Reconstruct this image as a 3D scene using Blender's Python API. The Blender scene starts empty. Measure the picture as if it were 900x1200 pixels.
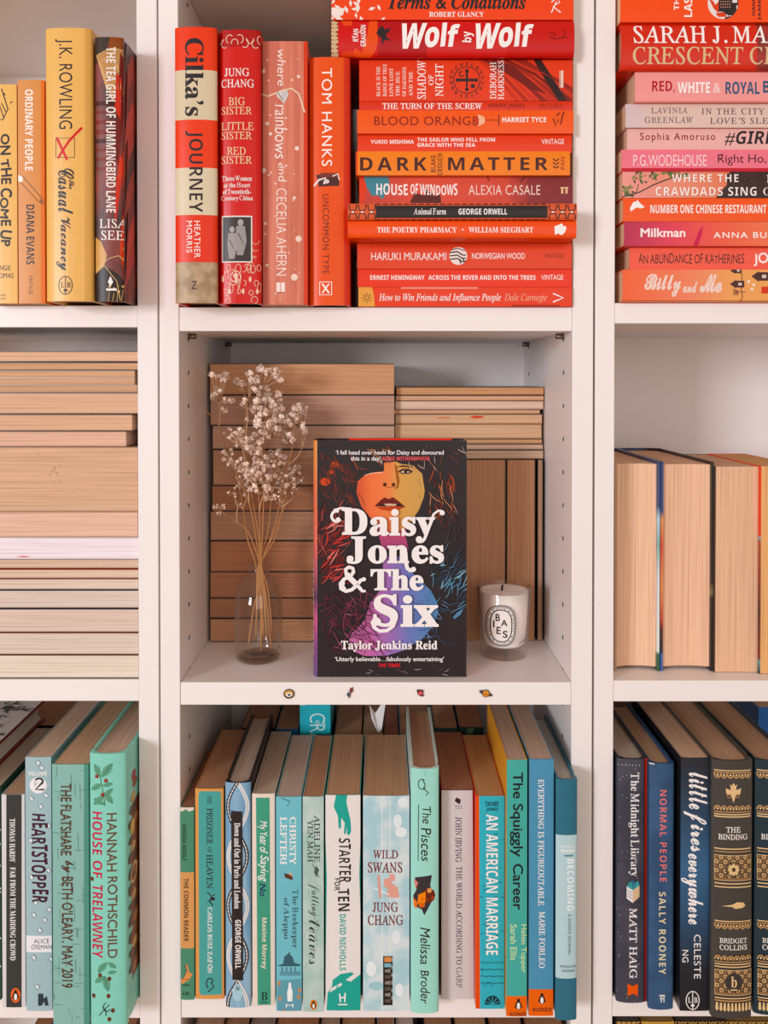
import bpy, bmesh, math, random, zlib, base64
from math import sin, cos, tan, pi, radians
from mathutils import Vector, Matrix, noise
SC = bpy.context.scene
COL = SC.collection
rnd = random.Random(7)

# ------------------------------------------------------------------ camera
F = 979.2                    # focal length in pixels of the 900 x 1200 frame
D0 = 0.768                   # camera to the front plane of the bookcases (y = 0)
PITCH = radians(0.7)
CAMZ = 1.30
PX, PY = 448.0, 444.0 + F * tan(PITCH)      # principal point
cam = bpy.data.cameras.new('camera')
cam.sensor_fit = 'AUTO'
cam.sensor_width = 36.0
cam.lens = 36.0 * F / 1200.0
cam.shift_x = (450.0 - PX) / 1200.0
cam.shift_y = -(600.0 - PY) / 1200.0
cam.clip_start = 0.02
cam_ob = bpy.data.objects.new('camera', cam)
cam_ob.location = (0, -D0, CAMZ)
cam_ob.rotation_euler = (pi / 2 - PITCH, 0, 0)
COL.objects.link(cam_ob)
SC.camera = cam_ob

# ------------------------------------------------------------------ light
world = bpy.data.worlds.new('room_light')
SC.world = world
world.use_nodes = True
world.node_tree.nodes['Background'].inputs[0].default_value = (1.0, 0.86, 0.76, 1)
world.node_tree.nodes['Background'].inputs[1].default_value = 0.60


def area(name, loc, target, sx, sy, power, color):
    l = bpy.data.lights.new(name, 'AREA')
    l.shape = 'RECTANGLE'
    l.size, l.size_y = sx, sy
    l.energy = power
    l.color = color
    o = bpy.data.objects.new(name, l)
    o.location = loc
    o.rotation_euler = (Vector(target) - Vector(loc)).to_track_quat('-Z', 'Y').to_euler()
    COL.objects.link(o)
    return o


area('window_daylight', (-2.65, -3.60, 1.72), (0.0, 0.0, 1.26), 0.85, 1.0, 106, (0.93, 0.96, 1.05))
area('frontal_fill', (0.9, -4.2, 1.75), (0.0, 0.0, 1.22), 2.6, 1.7, 28, (1.0, 0.95, 0.93))  # added fill from behind the camera to brighten the compartments, not a real window
SC.view_settings.view_transform = 'Standard'
SC.view_settings.look = 'None'
SC.view_settings.exposure = -0.07
SC.view_settings.gamma = 1.0
SC.view_settings.use_curve_mapping = False


# ------------------------------------------------------------------ pixel of the photo -> point in the room at depth y
def at(px, py, y=0.0):
    a, b = (px - PX) / F, (PY - py) / F
    dy, dz = cos(PITCH) + b * sin(PITCH), -sin(PITCH) + b * cos(PITCH)
    t = (y + D0) / dy
    return Vector((a * t, y, CAMZ + dz * t))


# ------------------------------------------------------------------ materials
def lin(h):
    h = h.lstrip('#')
    v = [int(h[i:i + 2], 16) / 255 for i in (0, 2, 4)]
    return tuple(c / 12.92 if c <= 0.04045 else ((c + 0.055) / 1.055) ** 2.4 for c in v) + (1.0,)


MATS = {}


def vivid(h):
    """warm printing inks are a touch more saturated"""
    import colorsys
    r, g_, b = lin(h)[:3]
    hh, s, v = colorsys.rgb_to_hsv(r, g_, b)
    if s > .55 and (hh < .045 or hh > .95):
        s = min(1, s * 1.08)
    return colorsys.hsv_to_rgb(hh, s, v) + (1.0,)


def nt(name):
    m = bpy.data.materials.new(name)
    m.use_nodes = True
    return m, m.node_tree.nodes, m.node_tree.links, m.node_tree.nodes['Principled BSDF']


def mat(h, rough=0.32, spec=0.3, kind='card', metal=0.0):
    """printed card, paint, cloth: plain colour with a little procedural wear"""
    key = (h, rough, kind)
    if key in MATS:
        return MATS[key]
    m, n, l, p = nt(kind + '_' + h)
    tc = n.new('ShaderNodeTexCoord')
    no = n.new('ShaderNodeTexNoise')
    no.inputs['Scale'].default_value = 130 if kind != 'paint' else 12
    no.inputs['Detail'].default_value = 4
    l.new(tc.outputs['Object'], no.inputs['Vector'])
    mr = n.new('ShaderNodeMapRange')
    amt = {'ink': 0.03, 'paint': 0.015, 'worn': 0.16}.get(kind, 0.06)
    mr.inputs['To Min'].default_value = 1 - amt
    mr.inputs['To Max'].default_value = 1 + amt
    l.new(no.outputs['Fac'], mr.inputs['Value'])
    mx = n.new('ShaderNodeMix')
    mx.data_type = 'RGBA'
    mx.blend_type = 'MULTIPLY'
    mx.inputs['Factor'].default_value = 1
    mx.inputs['A'].default_value = vivid(h) if kind in ('card', 'ink') else lin(h)
    cb = n.new('ShaderNodeCombineColor')
    for i in range(3):
        l.new(mr.outputs['Result'], cb.inputs[i])
    l.new(cb.outputs[0], mx.inputs['B'])
    l.new(mx.outputs['Result'], p.inputs['Base Color'])
    p.inputs['Roughness'].default_value = rough
    p.inputs['Specular IOR Level'].default_value = spec
    p.inputs['Metallic'].default_value = metal
    MATS[key] = m
    return m


def paper(h, axis='x', fine=2600.0):
    """edge of a block of pages: fine layered lines across the thickness"""
    key = ('paper', h, axis)
    if key in MATS:
        return MATS[key]
    m, n, l, p = nt('paper_' + h)
    tc = n.new('ShaderNodeTexCoord')
    mp = n.new('ShaderNodeMapping')
    mp.inputs['Scale'].default_value = (fine, 9, 9)
    l.new(tc.outputs['Object'], mp.inputs['Vector'])
    no = n.new('ShaderNodeTexNoise')
    no.inputs['Scale'].default_value = 1.0
    no.inputs['Detail'].default_value = 2
    l.new(mp.outputs['Vector'], no.inputs['Vector'])
    mp2 = n.new('ShaderNodeMapping')
    mp2.inputs['Scale'].default_value = (900, 7, 7)
    l.new(tc.outputs['Object'], mp2.inputs['Vector'])
    no2 = n.new('ShaderNodeTexNoise')
    no2.inputs['Scale'].default_value = 1.0
    no2.inputs['Detail'].default_value = 3
    l.new(mp2.outputs['Vector'], no2.inputs['Vector'])
    ad = n.new('ShaderNodeMath')
    ad.operation = 'MULTIPLY_ADD'
    l.new(no.outputs['Fac'], ad.inputs[0])
    ad.inputs[1].default_value = 0.55
    l.new(no2.outputs['Fac'], ad.inputs[2])
    cr = n.new('ShaderNodeValToRGB')
    c = [v * .9 + w * .1 for v, w in zip(lin(h), lin('e6cfc2'))]
    cr.color_ramp.elements[0].position = 0.40
    cr.color_ramp.elements[0].color = (c[0] * .78, c[1] * .74, c[2] * .70, 1)
    cr.color_ramp.elements[1].position = 0.92
    cr.color_ramp.elements[1].color = (min(1, c[0] * 1.22), min(1, c[1] * 1.24), min(1, c[2] * 1.26), 1)
    l.new(ad.outputs[0], cr.inputs['Fac'])
    l.new(cr.outputs['Color'], p.inputs['Base Color'])
    p.inputs['Roughness'].default_value = 0.85
    p.inputs['Specular IOR Level'].default_value = 0.15
    bp = n.new('ShaderNodeBump')
    bp.inputs['Strength'].default_value = 0.35
    bp.inputs['Distance'].default_value = 0.0004
    l.new(ad.outputs[0], bp.inputs['Height'])
    l.new(bp.outputs['Normal'], p.inputs['Normal'])
    MATS[key] = m
    return m


def grad(axis, stops, rough=0.42, mottle=0.0):
    """printed colour blend along a local axis; stops = [(metres, hex)]"""
    key = ('grad', axis, tuple(stops), mottle)
    if key in MATS:
        return MATS[key]
    m, n, l, p = nt('print_blend')
    tc = n.new('ShaderNodeTexCoord')
    sp = n.new('ShaderNodeSeparateXYZ')
    l.new(tc.outputs['Object'], sp.inputs[0])
    mr = n.new('ShaderNodeMapRange')
    mr.inputs['From Min'].default_value = stops[0][0]
    mr.inputs['From Max'].default_value = stops[-1][0]
    src = sp.outputs[axis]
    if mottle:
        no = n.new('ShaderNodeTexNoise')
        no.inputs['Scale'].default_value = 60
        no.inputs['Detail'].default_value = 5
        l.new(tc.outputs['Object'], no.inputs['Vector'])
        ma = n.new('ShaderNodeMath')
        ma.operation = 'MULTIPLY_ADD'
        l.new(no.outputs['Fac'], ma.inputs[0])
        ma.inputs[1].default_value = mottle
        l.new(src, ma.inputs[2])
        src = ma.outputs[0]
    l.new(src, mr.inputs['Value'])
    cr = n.new('ShaderNodeValToRGB')
    e = cr.color_ramp.elements
    while len(e) < len(stops):
        e.new(0.5)
    span = stops[-1][0] - stops[0][0]
    for i, (s, h) in enumerate(stops):
        e[i].position = (s - stops[0][0]) / span
        e[i].color = lin(h)
    l.new(mr.outputs['Result'], cr.inputs['Fac'])
    l.new(cr.outputs['Color'], p.inputs['Base Color'])
    p.inputs['Roughness'].default_value = rough
    p.inputs['Specular IOR Level'].default_value = 0.35
    MATS[key] = m
    return m


def two_boards(x_mid, right, left):
    """cover whose two boards are printed differently: right board blends along its height, left board plain (or reverse)"""
    def ramp(n, l, src, stops):
        if isinstance(stops, str):
            stops = [(0, stops), (.3, stops)]
        mr = n.new('ShaderNodeMapRange')
        mr.inputs['From Min'].default_value = stops[0][0]
        mr.inputs['From Max'].default_value = stops[-1][0]
        l.new(src, mr.inputs['Value'])
        cr = n.new('ShaderNodeValToRGB')
        e = cr.color_ramp.elements
        while len(e) < len(stops):
            e.new(.5)
        for i, (s, h) in enumerate(stops):
            e[i].position = (s - stops[0][0]) / (stops[-1][0] - stops[0][0])
            e[i].color = lin(h)
        l.new(mr.outputs['Result'], cr.inputs['Fac'])
        return cr.outputs['Color']
    m, n, l, p = nt('print_two_boards')
    tc = n.new('ShaderNodeTexCoord')
    sp = n.new('ShaderNodeSeparateXYZ')
    l.new(tc.outputs['Object'], sp.inputs[0])
    gt = n.new('ShaderNodeMath')
    gt.operation = 'GREATER_THAN'
    l.new(sp.outputs['X'], gt.inputs[0])
    gt.inputs[1].default_value = x_mid
    mx = n.new('ShaderNodeMix')
    mx.data_type = 'RGBA'
    l.new(gt.outputs[0], mx.inputs['Factor'])
    l.new(ramp(n, l, sp.outputs['Z'], right), mx.inputs['A'])
    l.new(ramp(n, l, sp.outputs['Z'], left), mx.inputs['B'])
    l.new(mx.outputs['Result'], p.inputs['Base Color'])
    p.inputs['Roughness'].default_value = .35
    return m


def mottled(h1, h2, scale=70, lo=0.42, hi=0.6, stretch=(1, 1, 1), rough=0.45):
    """two printed colours in cloudy patches"""
    key = ('mot', h1, h2, scale, lo, hi, stretch)
    if key in MATS:
        return MATS[key]
    m, n, l, p = nt('print_cloudy_' + h1)
    tc = n.new('ShaderNodeTexCoord')
    mp = n.new('ShaderNodeMapping')
    mp.inputs['Scale'].default_value = stretch
    l.new(tc.outputs['Object'], mp.inputs['Vector'])
    no = n.new('ShaderNodeTexNoise')
    no.inputs['Scale'].default_value = scale
    no.inputs['Detail'].default_value = 5
    l.new(mp.outputs['Vector'], no.inputs['Vector'])
    cr = n.new('ShaderNodeValToRGB')
    cr.color_ramp.elements[0].position = lo
    cr.color_ramp.elements[0].color = lin(h1)
    cr.color_ramp.elements[1].position = hi
    cr.color_ramp.elements[1].color = lin(h2)
    l.new(no.outputs['Fac'], cr.inputs['Fac'])
    l.new(cr.outputs['Color'], p.inputs['Base Color'])
    p.inputs['Roughness'].default_value = rough
    MATS[key] = m
    return m


def as_mat(c):
    return mat(c) if isinstance(c, str) else c


# ------------------------------------------------------------------ object helpers
def link(name, bm, mats, parent=None):
    me = bpy.data.meshes.new(name)
    bm.normal_update()
    bm.to_mesh(me)
    bm.free()
    for m in (mats if isinstance(mats, (list, tuple)) else [mats]):
        me.materials.append(m)
    o = bpy.data.objects.new(name, me)
    COL.objects.link(o)
    if parent:
        o.parent = parent
    return o


def thing(name, label, cat, group=None, loc=(0, 0, 0), rot=None):
    o = bpy.data.objects.new(name, None)
    o.empty_display_size = 0.02
    COL.objects.link(o)
    if rot is not None:
        o.matrix_world = Matrix.Translation(loc) @ rot.to_4x4()
    else:
        o.location = loc
    tag(o, label, cat, group)
    return o


def tag(o, label, cat, group=None):
    o['label'] = label
    o['category'] = cat
    if group:
        o['group'] = group
    return o


def structure(name, bm, m):
    o = link(name, bm, m)
    o['kind'] = 'structure'
    return o


def box(bm, x0, x1, y0, y1, z0, z1, mi=0, bevel=0.0):
    v = [bm.verts.new(p) for p in ((x0, y0, z0), (x1, y0, z0), (x1, y1, z0), (x0, y1, z0),
                                   (x0, y0, z1), (x1, y0, z1), (x1, y1, z1), (x0, y1, z1))]
    fs = [bm.faces.new([v[i] for i in q]) for q in
          ((3, 2, 1, 0), (4, 5, 6, 7), (0, 1, 5, 4), (1, 2, 6, 5), (2, 3, 7, 6), (3, 0, 4, 7))]
    for f in fs:
        f.material_index = mi
    if bevel:
        es = {e for f in fs for e in f.edges}
        bmesh.ops.bevel(bm, geom=list(es), offset=bevel, segments=2, profile=0.5, affect='EDGES')
    return fs


def prism(bm, prof, z0, z1, mi=0):
    """closed xy profile (counter-clockwise) extruded along z"""
    a = [bm.verts.new((x, y, z0)) for x, y in prof]
    b = [bm.verts.new((x, y, z1)) for x, y in prof]
    n = len(prof)
    fs = [bm.faces.new((a[i], a[(i + 1) % n], b[(i + 1) % n], b[i])) for i in range(n)]
    fs.append(bm.faces.new(b))
    fs.append(bm.faces.new(a[::-1]))
    for f in fs:
        f.material_index = mi
    return fs


def lathe(bm, prof, seg=48, mi=0, smooth=True):
    rings = []
    for r, z in prof:
        if r < 1e-6:
            rings.append([bm.verts.new((0, 0, z))])
        else:
            rings.append([bm.verts.new((r * cos(2 * pi * k / seg), r * sin(2 * pi * k / seg), z)) for k in range(seg)])
    for a, b in zip(rings, rings[1:]):
        for k in range(seg):
            k2 = (k + 1) % seg
            q = [a[k % len(a)], a[k2 % len(a)], b[k2 % len(b)], b[k % len(b)]]
            u = []
            for v in q:
                if v not in u:
                    u.append(v)
            if len(u) > 2:
                f = bm.faces.new(u)
                f.material_index = mi
                f.smooth = smooth


def tube(bm, pts, r0, r1, seg=6, mi=0):
    pts = [Vector(p) for p in pts]
    prev = None
    n = len(pts)
    for i, p in enumerate(pts):
        d = (pts[min(i + 1, n - 1)] - pts[max(i - 1, 0)]).normalized()
        s = d.cross(Vector((0, 1, 0.01))).normalized()
        t = s.cross(d)
        r = r0 + (r1 - r0) * i / max(1, n - 1)
        ring = [bm.verts.new(p + (s * cos(2 * pi * k / seg) + t * sin(2 * pi * k / seg)) * r) for k in range(seg)]
        if prev:
            for k in range(seg):
                f = bm.faces.new((prev[k], prev[(k + 1) % seg], ring[(k + 1) % seg], ring[k]))
                f.smooth = True
                f.material_index = mi
        else:
            bm.faces.new(ring[::-1]).material_index = mi
        prev = ring
    bm.faces.new(prev).material_index = mi


# ------------------------------------------------------------------ room shell
def m_floor():
    m, n, l, p = nt('oak_floor')
    tc = n.new('ShaderNodeTexCoord')
    mp = n.new('ShaderNodeMapping')
    mp.inputs['Scale'].default_value = (1.2, 14, 1)
    l.new(tc.outputs['Object'], mp.inputs['Vector'])
    no = n.new('ShaderNodeTexNoise')
    no.inputs['Scale'].default_value = 3
    no.inputs['Detail'].default_value = 6
    l.new(mp.outputs['Vector'], no.inputs['Vector'])
    cr = n.new('ShaderNodeValToRGB')
    cr.color_ramp.elements[0].color = lin('8a6a4a')
    cr.color_ramp.elements[1].color = lin('c39f78')
    l.new(no.outputs['Fac'], cr.inputs['Fac'])
    l.new(cr.outputs['Color'], p.inputs['Base Color'])
    p.inputs['Roughness'].default_value = 0.5
    return m


bm = bmesh.new()
box(bm, -2.2, 2.2, -3.0, 0.33, -0.05, 0.0)
structure('floor', bm, m_floor())
bm = bmesh.new()
box(bm, -2.2, 2.2, 0.30, 0.36, 0.0, 2.5)
structure('wall_back', bm, mat('e6dcd4', 0.9, 0.2, 'paint'))

# ------------------------------------------------------------------ bookcases
WHITE = mat('f2eae6', 0.38, 0.4, 'paint')
DARK = mat('2a211d', 0.9, 0.1, 'paint')
STEEL = mat('8a8078', 0.35, 0.5, 'steel', 1.0)
TH = 0.0204
SH = {}


def zy(px, py):
    return at(px, py, 0).z


def bookcase(key, xl, xr, tl, tr, tops, unders, label):
    """white bookcase carcass: two sides, back, shelves; xl..xr outer, tl/tr side thickness"""
    o = thing('bookcase', label, 'bookcase', None, ((xl + xr) / 2, 0, 0))
    cx = (xl + xr) / 2
    for (a, b, s) in ((xl, xl + tl, 1), (xr - tr, xr, -1)):
        bm = bmesh.new()
        box(bm, a - cx, b - cx, 0, 0.28, 0, 2.02, 0, 0.0006)
        xin = (b if s == 1 else a) - cx + s * 0.00015
        for yy in (0.037, 0.228):                  # rows of shelf-peg holes
            z = 0.25
            while z < 1.95:
                c = bm.verts.new((xin, yy, z))
                ring = [bm.verts.new((xin, yy + 0.0024 * cos(t * pi / 5), z + 0.0024 * sin(t * pi / 5))) for t in range(10)]
                for t in range(10):
                    f = bm.faces.new((c, ring[t], ring[(t + 1) % 10]))
                    f.material_index = 1
                z += 0.032
        link('side_panel', bm, [WHITE, DARK], o)
    bm = bmesh.new()
    box(bm, xl + tl - cx, xr - tr - cx, 0.265, 0.27, 0.03, 2.0)
    link('back_panel', bm, WHITE, o)
    zs = [(zt, zb) for zt, zb in zip(tops, unders)]
    zs = [(1.9995 + 0.02, 1.9995)] + [(unders[0] + 0.345, unders[0] + 0.324)] + zs + [(unders[-1] - 0.27, unders[-1] - 0.27 - TH), (0.10, 0.08)]
    for i, (zt, zb) in enumerate(zs):
        bm = bmesh.new()
        box(bm, xl + tl - cx + 0.0002, xr - tr - cx - 0.0002, 0.0008, 0.2648, zb, zt, 0, 0.0006)
        link('shelf', bm, WHITE, o)
        if 1 < i < 5:
            for s in (1, -1):
                for yy in (0.037, 0.228):
                    bm = bmesh.new()
                    xi = (xl + tl if s == 1 else xr - tr) - cx
                    tube(bm, [(xi, yy, zb - 0.003), (xi + s * 0.0075, yy, zb - 0.003)], 0.0026, 0.0026, 10)
                    link('shelf_pin', bm, STEEL, o)
    bm = bmesh.new()
    box(bm, xl + tl - cx, xr - tr - cx, 0.02, 0.03, 0, 0.08)
    link('plinth', bm, WHITE, o)
    SH[key] = [z for z in tops]
    return o


def X(px):
    return at(px, 600, 0).x


def Zs(px, l):
    return [zy(px, v) for v in l]


bookcase('mid', X(187.2), X(694.6), X(210.3) - X(187.2), X(694.6) - X(670.2), Zs(448, (360, 800, 1167)), Zs(448, (388, 826.5, 1193.5)),
         'white bookcase in the middle holding the red and turquoise books')
lw = 0.40
bookcase('left', X(185.4) - 0.40, X(185.4), 0.0185, X(185.4) - X(161.8), Zs(80, (358, 797, 1170)), Zs(80, (383.5, 822, 1194)),
         'white bookcase at the left edge holding yellow and mint books')
bookcase('right', X(697.2), X(697.2) + 0.40, X(719.6) - X(697.2), 0.0185, Zs(810, (355, 798, 1168)), Zs(810, (379, 822.5, 1192)),
         'white bookcase at the right edge holding pink and navy books')
# ------------------------------------------------------------------ lettering: outlines of the built-in font's letters
UP, LOW, NUM = 'ABCDEFGHIJKLMNOPQRSTUVWXYZ', 'abcdefghijklmnopqrstuvwxyz', '0123456789'
# the built-in font draws the mathematical alphabets too: bold sans, bold serif, italic serif, bold italic serif, script
ALPHA = {'b': (0x1D5D4, 0x1D5EE), 's': (0x1D400, 0x1D41A), 'i': (0x1D434, 0x1D44E), 'j': (0x1D468, 0x1D482), 'k': (0x1D4D0, 0x1D4EA)}
NEED = {'g': UP + LOW + NUM + "&'’‘.,#-é•Ó…", 'b': UP + 'abefilnorxy', 's': UP + 'abdefghiklmnoprstuwxy', 'i': UP + 'acdefghilnoprstuw', 'j': 'CTdeimnorst', 'k': 'BCMTVWLabcdefghilnrstuvwy'}


def code(st, ch):
    if st == 'g':
        return ch
    if st == 'i' and ch == 'h':
        return chr(0x210E)
    a, b = ALPHA[st]
    return chr(a + ord(ch) - 65) if ch in UP else chr(b + ord(ch) - 97)


def text_splines(body):
    from mathutils.geometry import interpolate_bezier
    cu = bpy.data.curves.new('letters', 'FONT')
    cu.body, cu.size, cu.space_line = body, 1.0, 3.0
    o = bpy.data.objects.new('letters', cu)
    COL.objects.link(o)
    res = o.to_curve(bpy.context.evaluated_depsgraph_get())
    out = []
    for s in res.splines:
        pts, n = [], len(s.bezier_points)
        for i in range(n):
            p, q = s.bezier_points[i], s.bezier_points[(i + 1) % n]
            if (p.handle_right - p.co).length < 1e-5 and (q.handle_left - q.co).length < 1e-5:
                seg = [p.co]
            else:
                L = (p.co - q.co).length
                seg = interpolate_bezier(p.co, p.handle_right, q.handle_left, q.co, 3 if L < .04 else 4 if L < .12 else 6 if L < .35 else 9)[:-1]
            for v in seg:
                if not pts or abs(v.x - pts[-1][0]) + abs(v.y - pts[-1][1]) > .003:
                    pts.append((v.x, v.y))
        out.append(pts)
    o.to_curve_clear()
    bpy.data.objects.remove(o)
    bpy.data.curves.remove(cu)
    return out


def load_letters():
    gap = '      I'
    ref = min(p[0] for p in text_splines(gap)[0])
    out = {}
    for st, chars in NEED.items():
        rows = {}
        for pts in text_splines('\n'.join(code(st, c) + gap for c in chars)):
            k = round((.3 - sum(p[1] for p in pts) / len(pts)) / 3)
            rows.setdefault(k, []).append(pts)
        for k, cs in rows.items():
            cs.sort(key=lambda c: min(p[0] for p in c))
            adv = min(p[0] for p in cs[-1]) - ref
            out[(st, chars[k])] = (adv, [[(x, y + 3 * k) for x, y in c] for c in cs[:-1]])
    return out


FONT = load_letters()


LCACHE = {}


def letter(st, ch, weight):
    """filled letter: points, faces"""
    key = (st, ch, weight)
    if key in LCACHE:
        return LCACHE[key]
    from mathutils.geometry import delaunay_2d_cdt
    cons = FONT[(st, ch)][1]
    areas = [sum(c[i - 1][0] * c[i][1] - c[i][0] * c[i - 1][1] for i in range(len(c))) / 2 for c in cons]
    sg = 1 if areas[max(range(len(areas)), key=lambda i: abs(areas[i]))] > 0 else -1
    vs, loops = [], []
    for c in cons:
        n, k = len(c), len(vs)
        for i in range(n):
            p, q, r = Vector(c[i - 1]), Vector(c[i]), Vector(c[(i + 1) % n])
            d1, d2 = (q - p), (r - q)
            d1.normalize()
            d2.normalize()
            nn = Vector((d1.y + d2.y, -d1.x - d2.x))
            if nn.length > .3:
                nn = nn.normalized() / max(.6, nn.length / 2)
            vs.append(q + nn * weight * sg)
        loops.append(list(range(k, k + n)))
    ov, oe, of = delaunay_2d_cdt(vs, [], loops, 2, 1e-6)[:3]
    pts = [(v.x, v.y) for v in ov]
    fcs = [tuple(f) for f in of]
    LCACHE[key] = (pts, fcs)
    return LCACHE[key]


TCACHE = {}


def text_fill(text, style='g', weight=0.0, jit=0.0, slant=0.0, track=0.0):
    """a line of lettering as (points, faces), its ink scaled into the unit square; style r = upright serif"""
    key = (text, style, weight, jit, slant, track)
    if key in TCACHE:
        return TCACHE[key]
    base = {'r': 's'}.get(style, style)
    rj = random.Random(len(text) * 31 + ord(text[0]))
    x, pts, fcs = 0.0, [], []
    for ch in text:
        if ch == ' ':
            x += 0.27 + track
            continue
        st = base
        if style == 'r' and ch in UP:
            st = 'i'
        if (st, ch) not in FONT:
            st = 'g'
        w = weight + (0.0 if style != 'r' else -0.003 if st == 's' else 0.007)
        adv = FONT[(st, ch)][0]
        lp, lf = letter(st, ch, w)
        sl = slant - (0.26 if st == 'i' and style == 'r' else 0.0)
        a, sy, dy = 0.0, 1.0, 0.0
        if jit:
            a, sy, dy = rj.uniform(-jit, jit), 1 + rj.uniform(-jit, jit) * 1.2, rj.uniform(-jit, jit) * .3
        k = len(pts)
        for u, v in lp:
            v *= sy
            u, v = u + v * sl - adv / 2, v - .35
            pts.append((x + adv / 2 + u * cos(a) - v * sin(a), .35 + dy + u * sin(a) + v * cos(a)))
        fcs += [tuple(k + i for i in f) for f in lf]
        x += adv + track
    used = {i for f in fcs for i in f}
    xs = [pts[i][0] for i in used]
    ys = [pts[i][1] for i in used]
    x0, x1, y0, y1 = min(xs), max(xs), min(ys), max(ys)
    pts = [((u - x0) / (x1 - x0), (v - y0) / max(1e-6, y1 - y0)) for u, v in pts]
    TCACHE[key] = (pts, fcs)
    return TCACHE[key]


# ------------------------------------------------------------------ print on a surface
class Print:
    """printed shapes laid on a face of a thing. loc(px,py) -> (a,b) on the face, place(a,b,lift) -> local point"""

    def __init__(self, root, loc, place, bounds, slices=None):
        self.root, self.loc, self.place, self.bounds, self.slices = root, loc, place, bounds, slices
        self.parts, self.n = {}, 0

    def add(self, part, pts, faces, col):
        self.n += 1
        self.parts.setdefault(part, []).append((pts, faces, as_mat(col) if not isinstance(col, str) else mat(col, 0.36, 0.26, 'ink'), 0.00005 + 0.000005 * self.n))
        return self

    def T(self, s, bx, col='f5ece6', d='v', st='g', w=0.0, part='title_lettering', jit=0.0, sl=0.0, tr=0.0):
        x0, y0, x1, y1 = bx
        pts, fcs = text_fill(s, st, w, jit, sl, tr)
        q = []
        for u, v in pts:
            if d == 'h':
                p = (x0 + u * (x1 - x0), y1 - v * (y1 - y0))
            elif d == 'v':
                p = (x0 + v * (x1 - x0), y0 + u * (y1 - y0))
            else:
                p = (x1 - v * (x1 - x0), y1 - u * (y1 - y0))
            q.append(self.loc(*p))
        return self.add(part, q, fcs, col)

    def A(self, s, bx, col='f5ece6', d='v', st='g', **k):
        return self.T(s, bx, col, d, st, part='author_lettering', **k)

    def P(self, pp, col, part='spine_artwork'):
        q = [self.loc(*p) for p in pp]
        return self.add(part, q, [tuple(range(len(q)))], col)

    def R(self, x0, y0, x1, y1, col, part='spine_artwork'):
        return self.P([(x0, y0), (x1, y0), (x1, y1), (x0, y1)], col, part)

    def E(self, cx, cy, rx, ry, col, part='spine_artwork', n=20):
        return self.P([(cx + rx * cos(2 * pi * i / n), cy + ry * sin(2 * pi * i / n)) for i in range(n)], col, part)

    def L(self, pp, w, col, part='spine_artwork', closed=False):
        pp = [Vector(p) for p in pp]
        n = len(pp)
        lf, rt = [], []
        for i, p in enumerate(pp):
            a = pp[i - 1] if (i or closed) else p
            b = pp[(i + 1) % n] if (i < n - 1 or closed) else p
            d = (b - a)
            if d.length < 1e-9:
                d = Vector((1, 0))
            d.normalize()
            nn = Vector((-d.y, d.x)) * w / 2
            lf.append(p + nn)
            rt.append(p - nn)
        q = [self.loc(*p) for p in lf + rt]
        m = n if closed else n - 1
        fcs = [(i, (i + 1) % n, n + (i + 1) % n, n + i) for i in range(m)]
        return self.add(part, q, fcs, col)

    def ring(self, cx, cy, rx, ry, w, col, part='spine_artwork', n=28, a0=0.0, a1=2 * pi):
        full = abs(a1 - a0 - 2 * pi) < 1e-6
        pts = [(cx + rx * cos(a0 + (a1 - a0) * i / n), cy + ry * sin(a0 + (a1 - a0) * i / n)) for i in range(n if full else n + 1)]
        return self.L(pts, w, col, part, full)

    def done(self):
        a0, b0, a1, b1 = self.bounds
        for part, items in self.parts.items():
            out = bmesh.new()
            mats = []
            for pts, faces, m, lift in items:
                if m not in mats:
                    mats.append(m)
                bm = bmesh.new()
                vs = [bm.verts.new((a, 0, b)) for a, b in pts]
                for f in faces:
                    try:
                        bm.faces.new([vs[i] for i in f])
                    except ValueError:
                        pass
                bm.normal_update()
                bmesh.ops.triangulate(bm, faces=bm.faces[:], quad_method='BEAUTY', ngon_method='EAR_CLIP')
                for co, no in (((a0, 0, 0), (-1, 0, 0)), ((a1, 0, 0), (1, 0, 0)), ((0, 0, b0), (0, 0, -1)), ((0, 0, b1), (0, 0, 1))):
                    bmesh.ops.bisect_plane(bm, geom=bm.verts[:] + bm.edges[:] + bm.faces[:], plane_co=co, plane_no=no, clear_outer=True)
                if self.slices:
                    lo = min((v.co.x for v in bm.verts), default=0)
                    hi = max((v.co.x for v in bm.verts), default=0)
                    for s in self.slices:
                        if lo < s < hi:
                            bmesh.ops.bisect_plane(bm, geom=bm.verts[:] + bm.edges[:] + bm.faces[:], plane_co=(s, 0, 0), plane_no=(1, 0, 0))
                mi = mats.index(m)
                mp = {}
                for v in bm.verts:
                    mp[v] = out.verts.new(self.place(v.co.x, v.co.z, lift))
                for f in bm.faces:
                    try:
                        g = out.faces.new([mp[v] for v in f.verts])
                        g.normal_update()
                        ce = f.calc_center_median()
                        if g.normal.dot(Vector(self.place(ce.x, ce.z, .001)) - Vector(self.place(ce.x, ce.z, 0))) < 0:
                            g.normal_flip()
                        g.material_index = mi
                        g.smooth = bool(self.slices)
                    except ValueError:
                        pass
                bm.free()
            cov = next((c for c in self.root.children if c.name.split('.')[0] == 'cover'), None)
            if len(out.faces) and part in ('spine_artwork', 'cover_artwork') and cov:      # printed pattern belongs to the cover
                k = len(cov.data.materials)
                for m in mats:
                    cov.data.materials.append(m)
                for f in out.faces:
                    f.material_index += k
                out.from_mesh(cov.data)
                out.to_mesh(cov.data)
                out.free()
            elif len(out.faces):
                link(part, out, mats, self.root)
            else:
                out.free()
        return self.root


# ------------------------------------------------------------------ a book
TOPZ = {}


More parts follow.
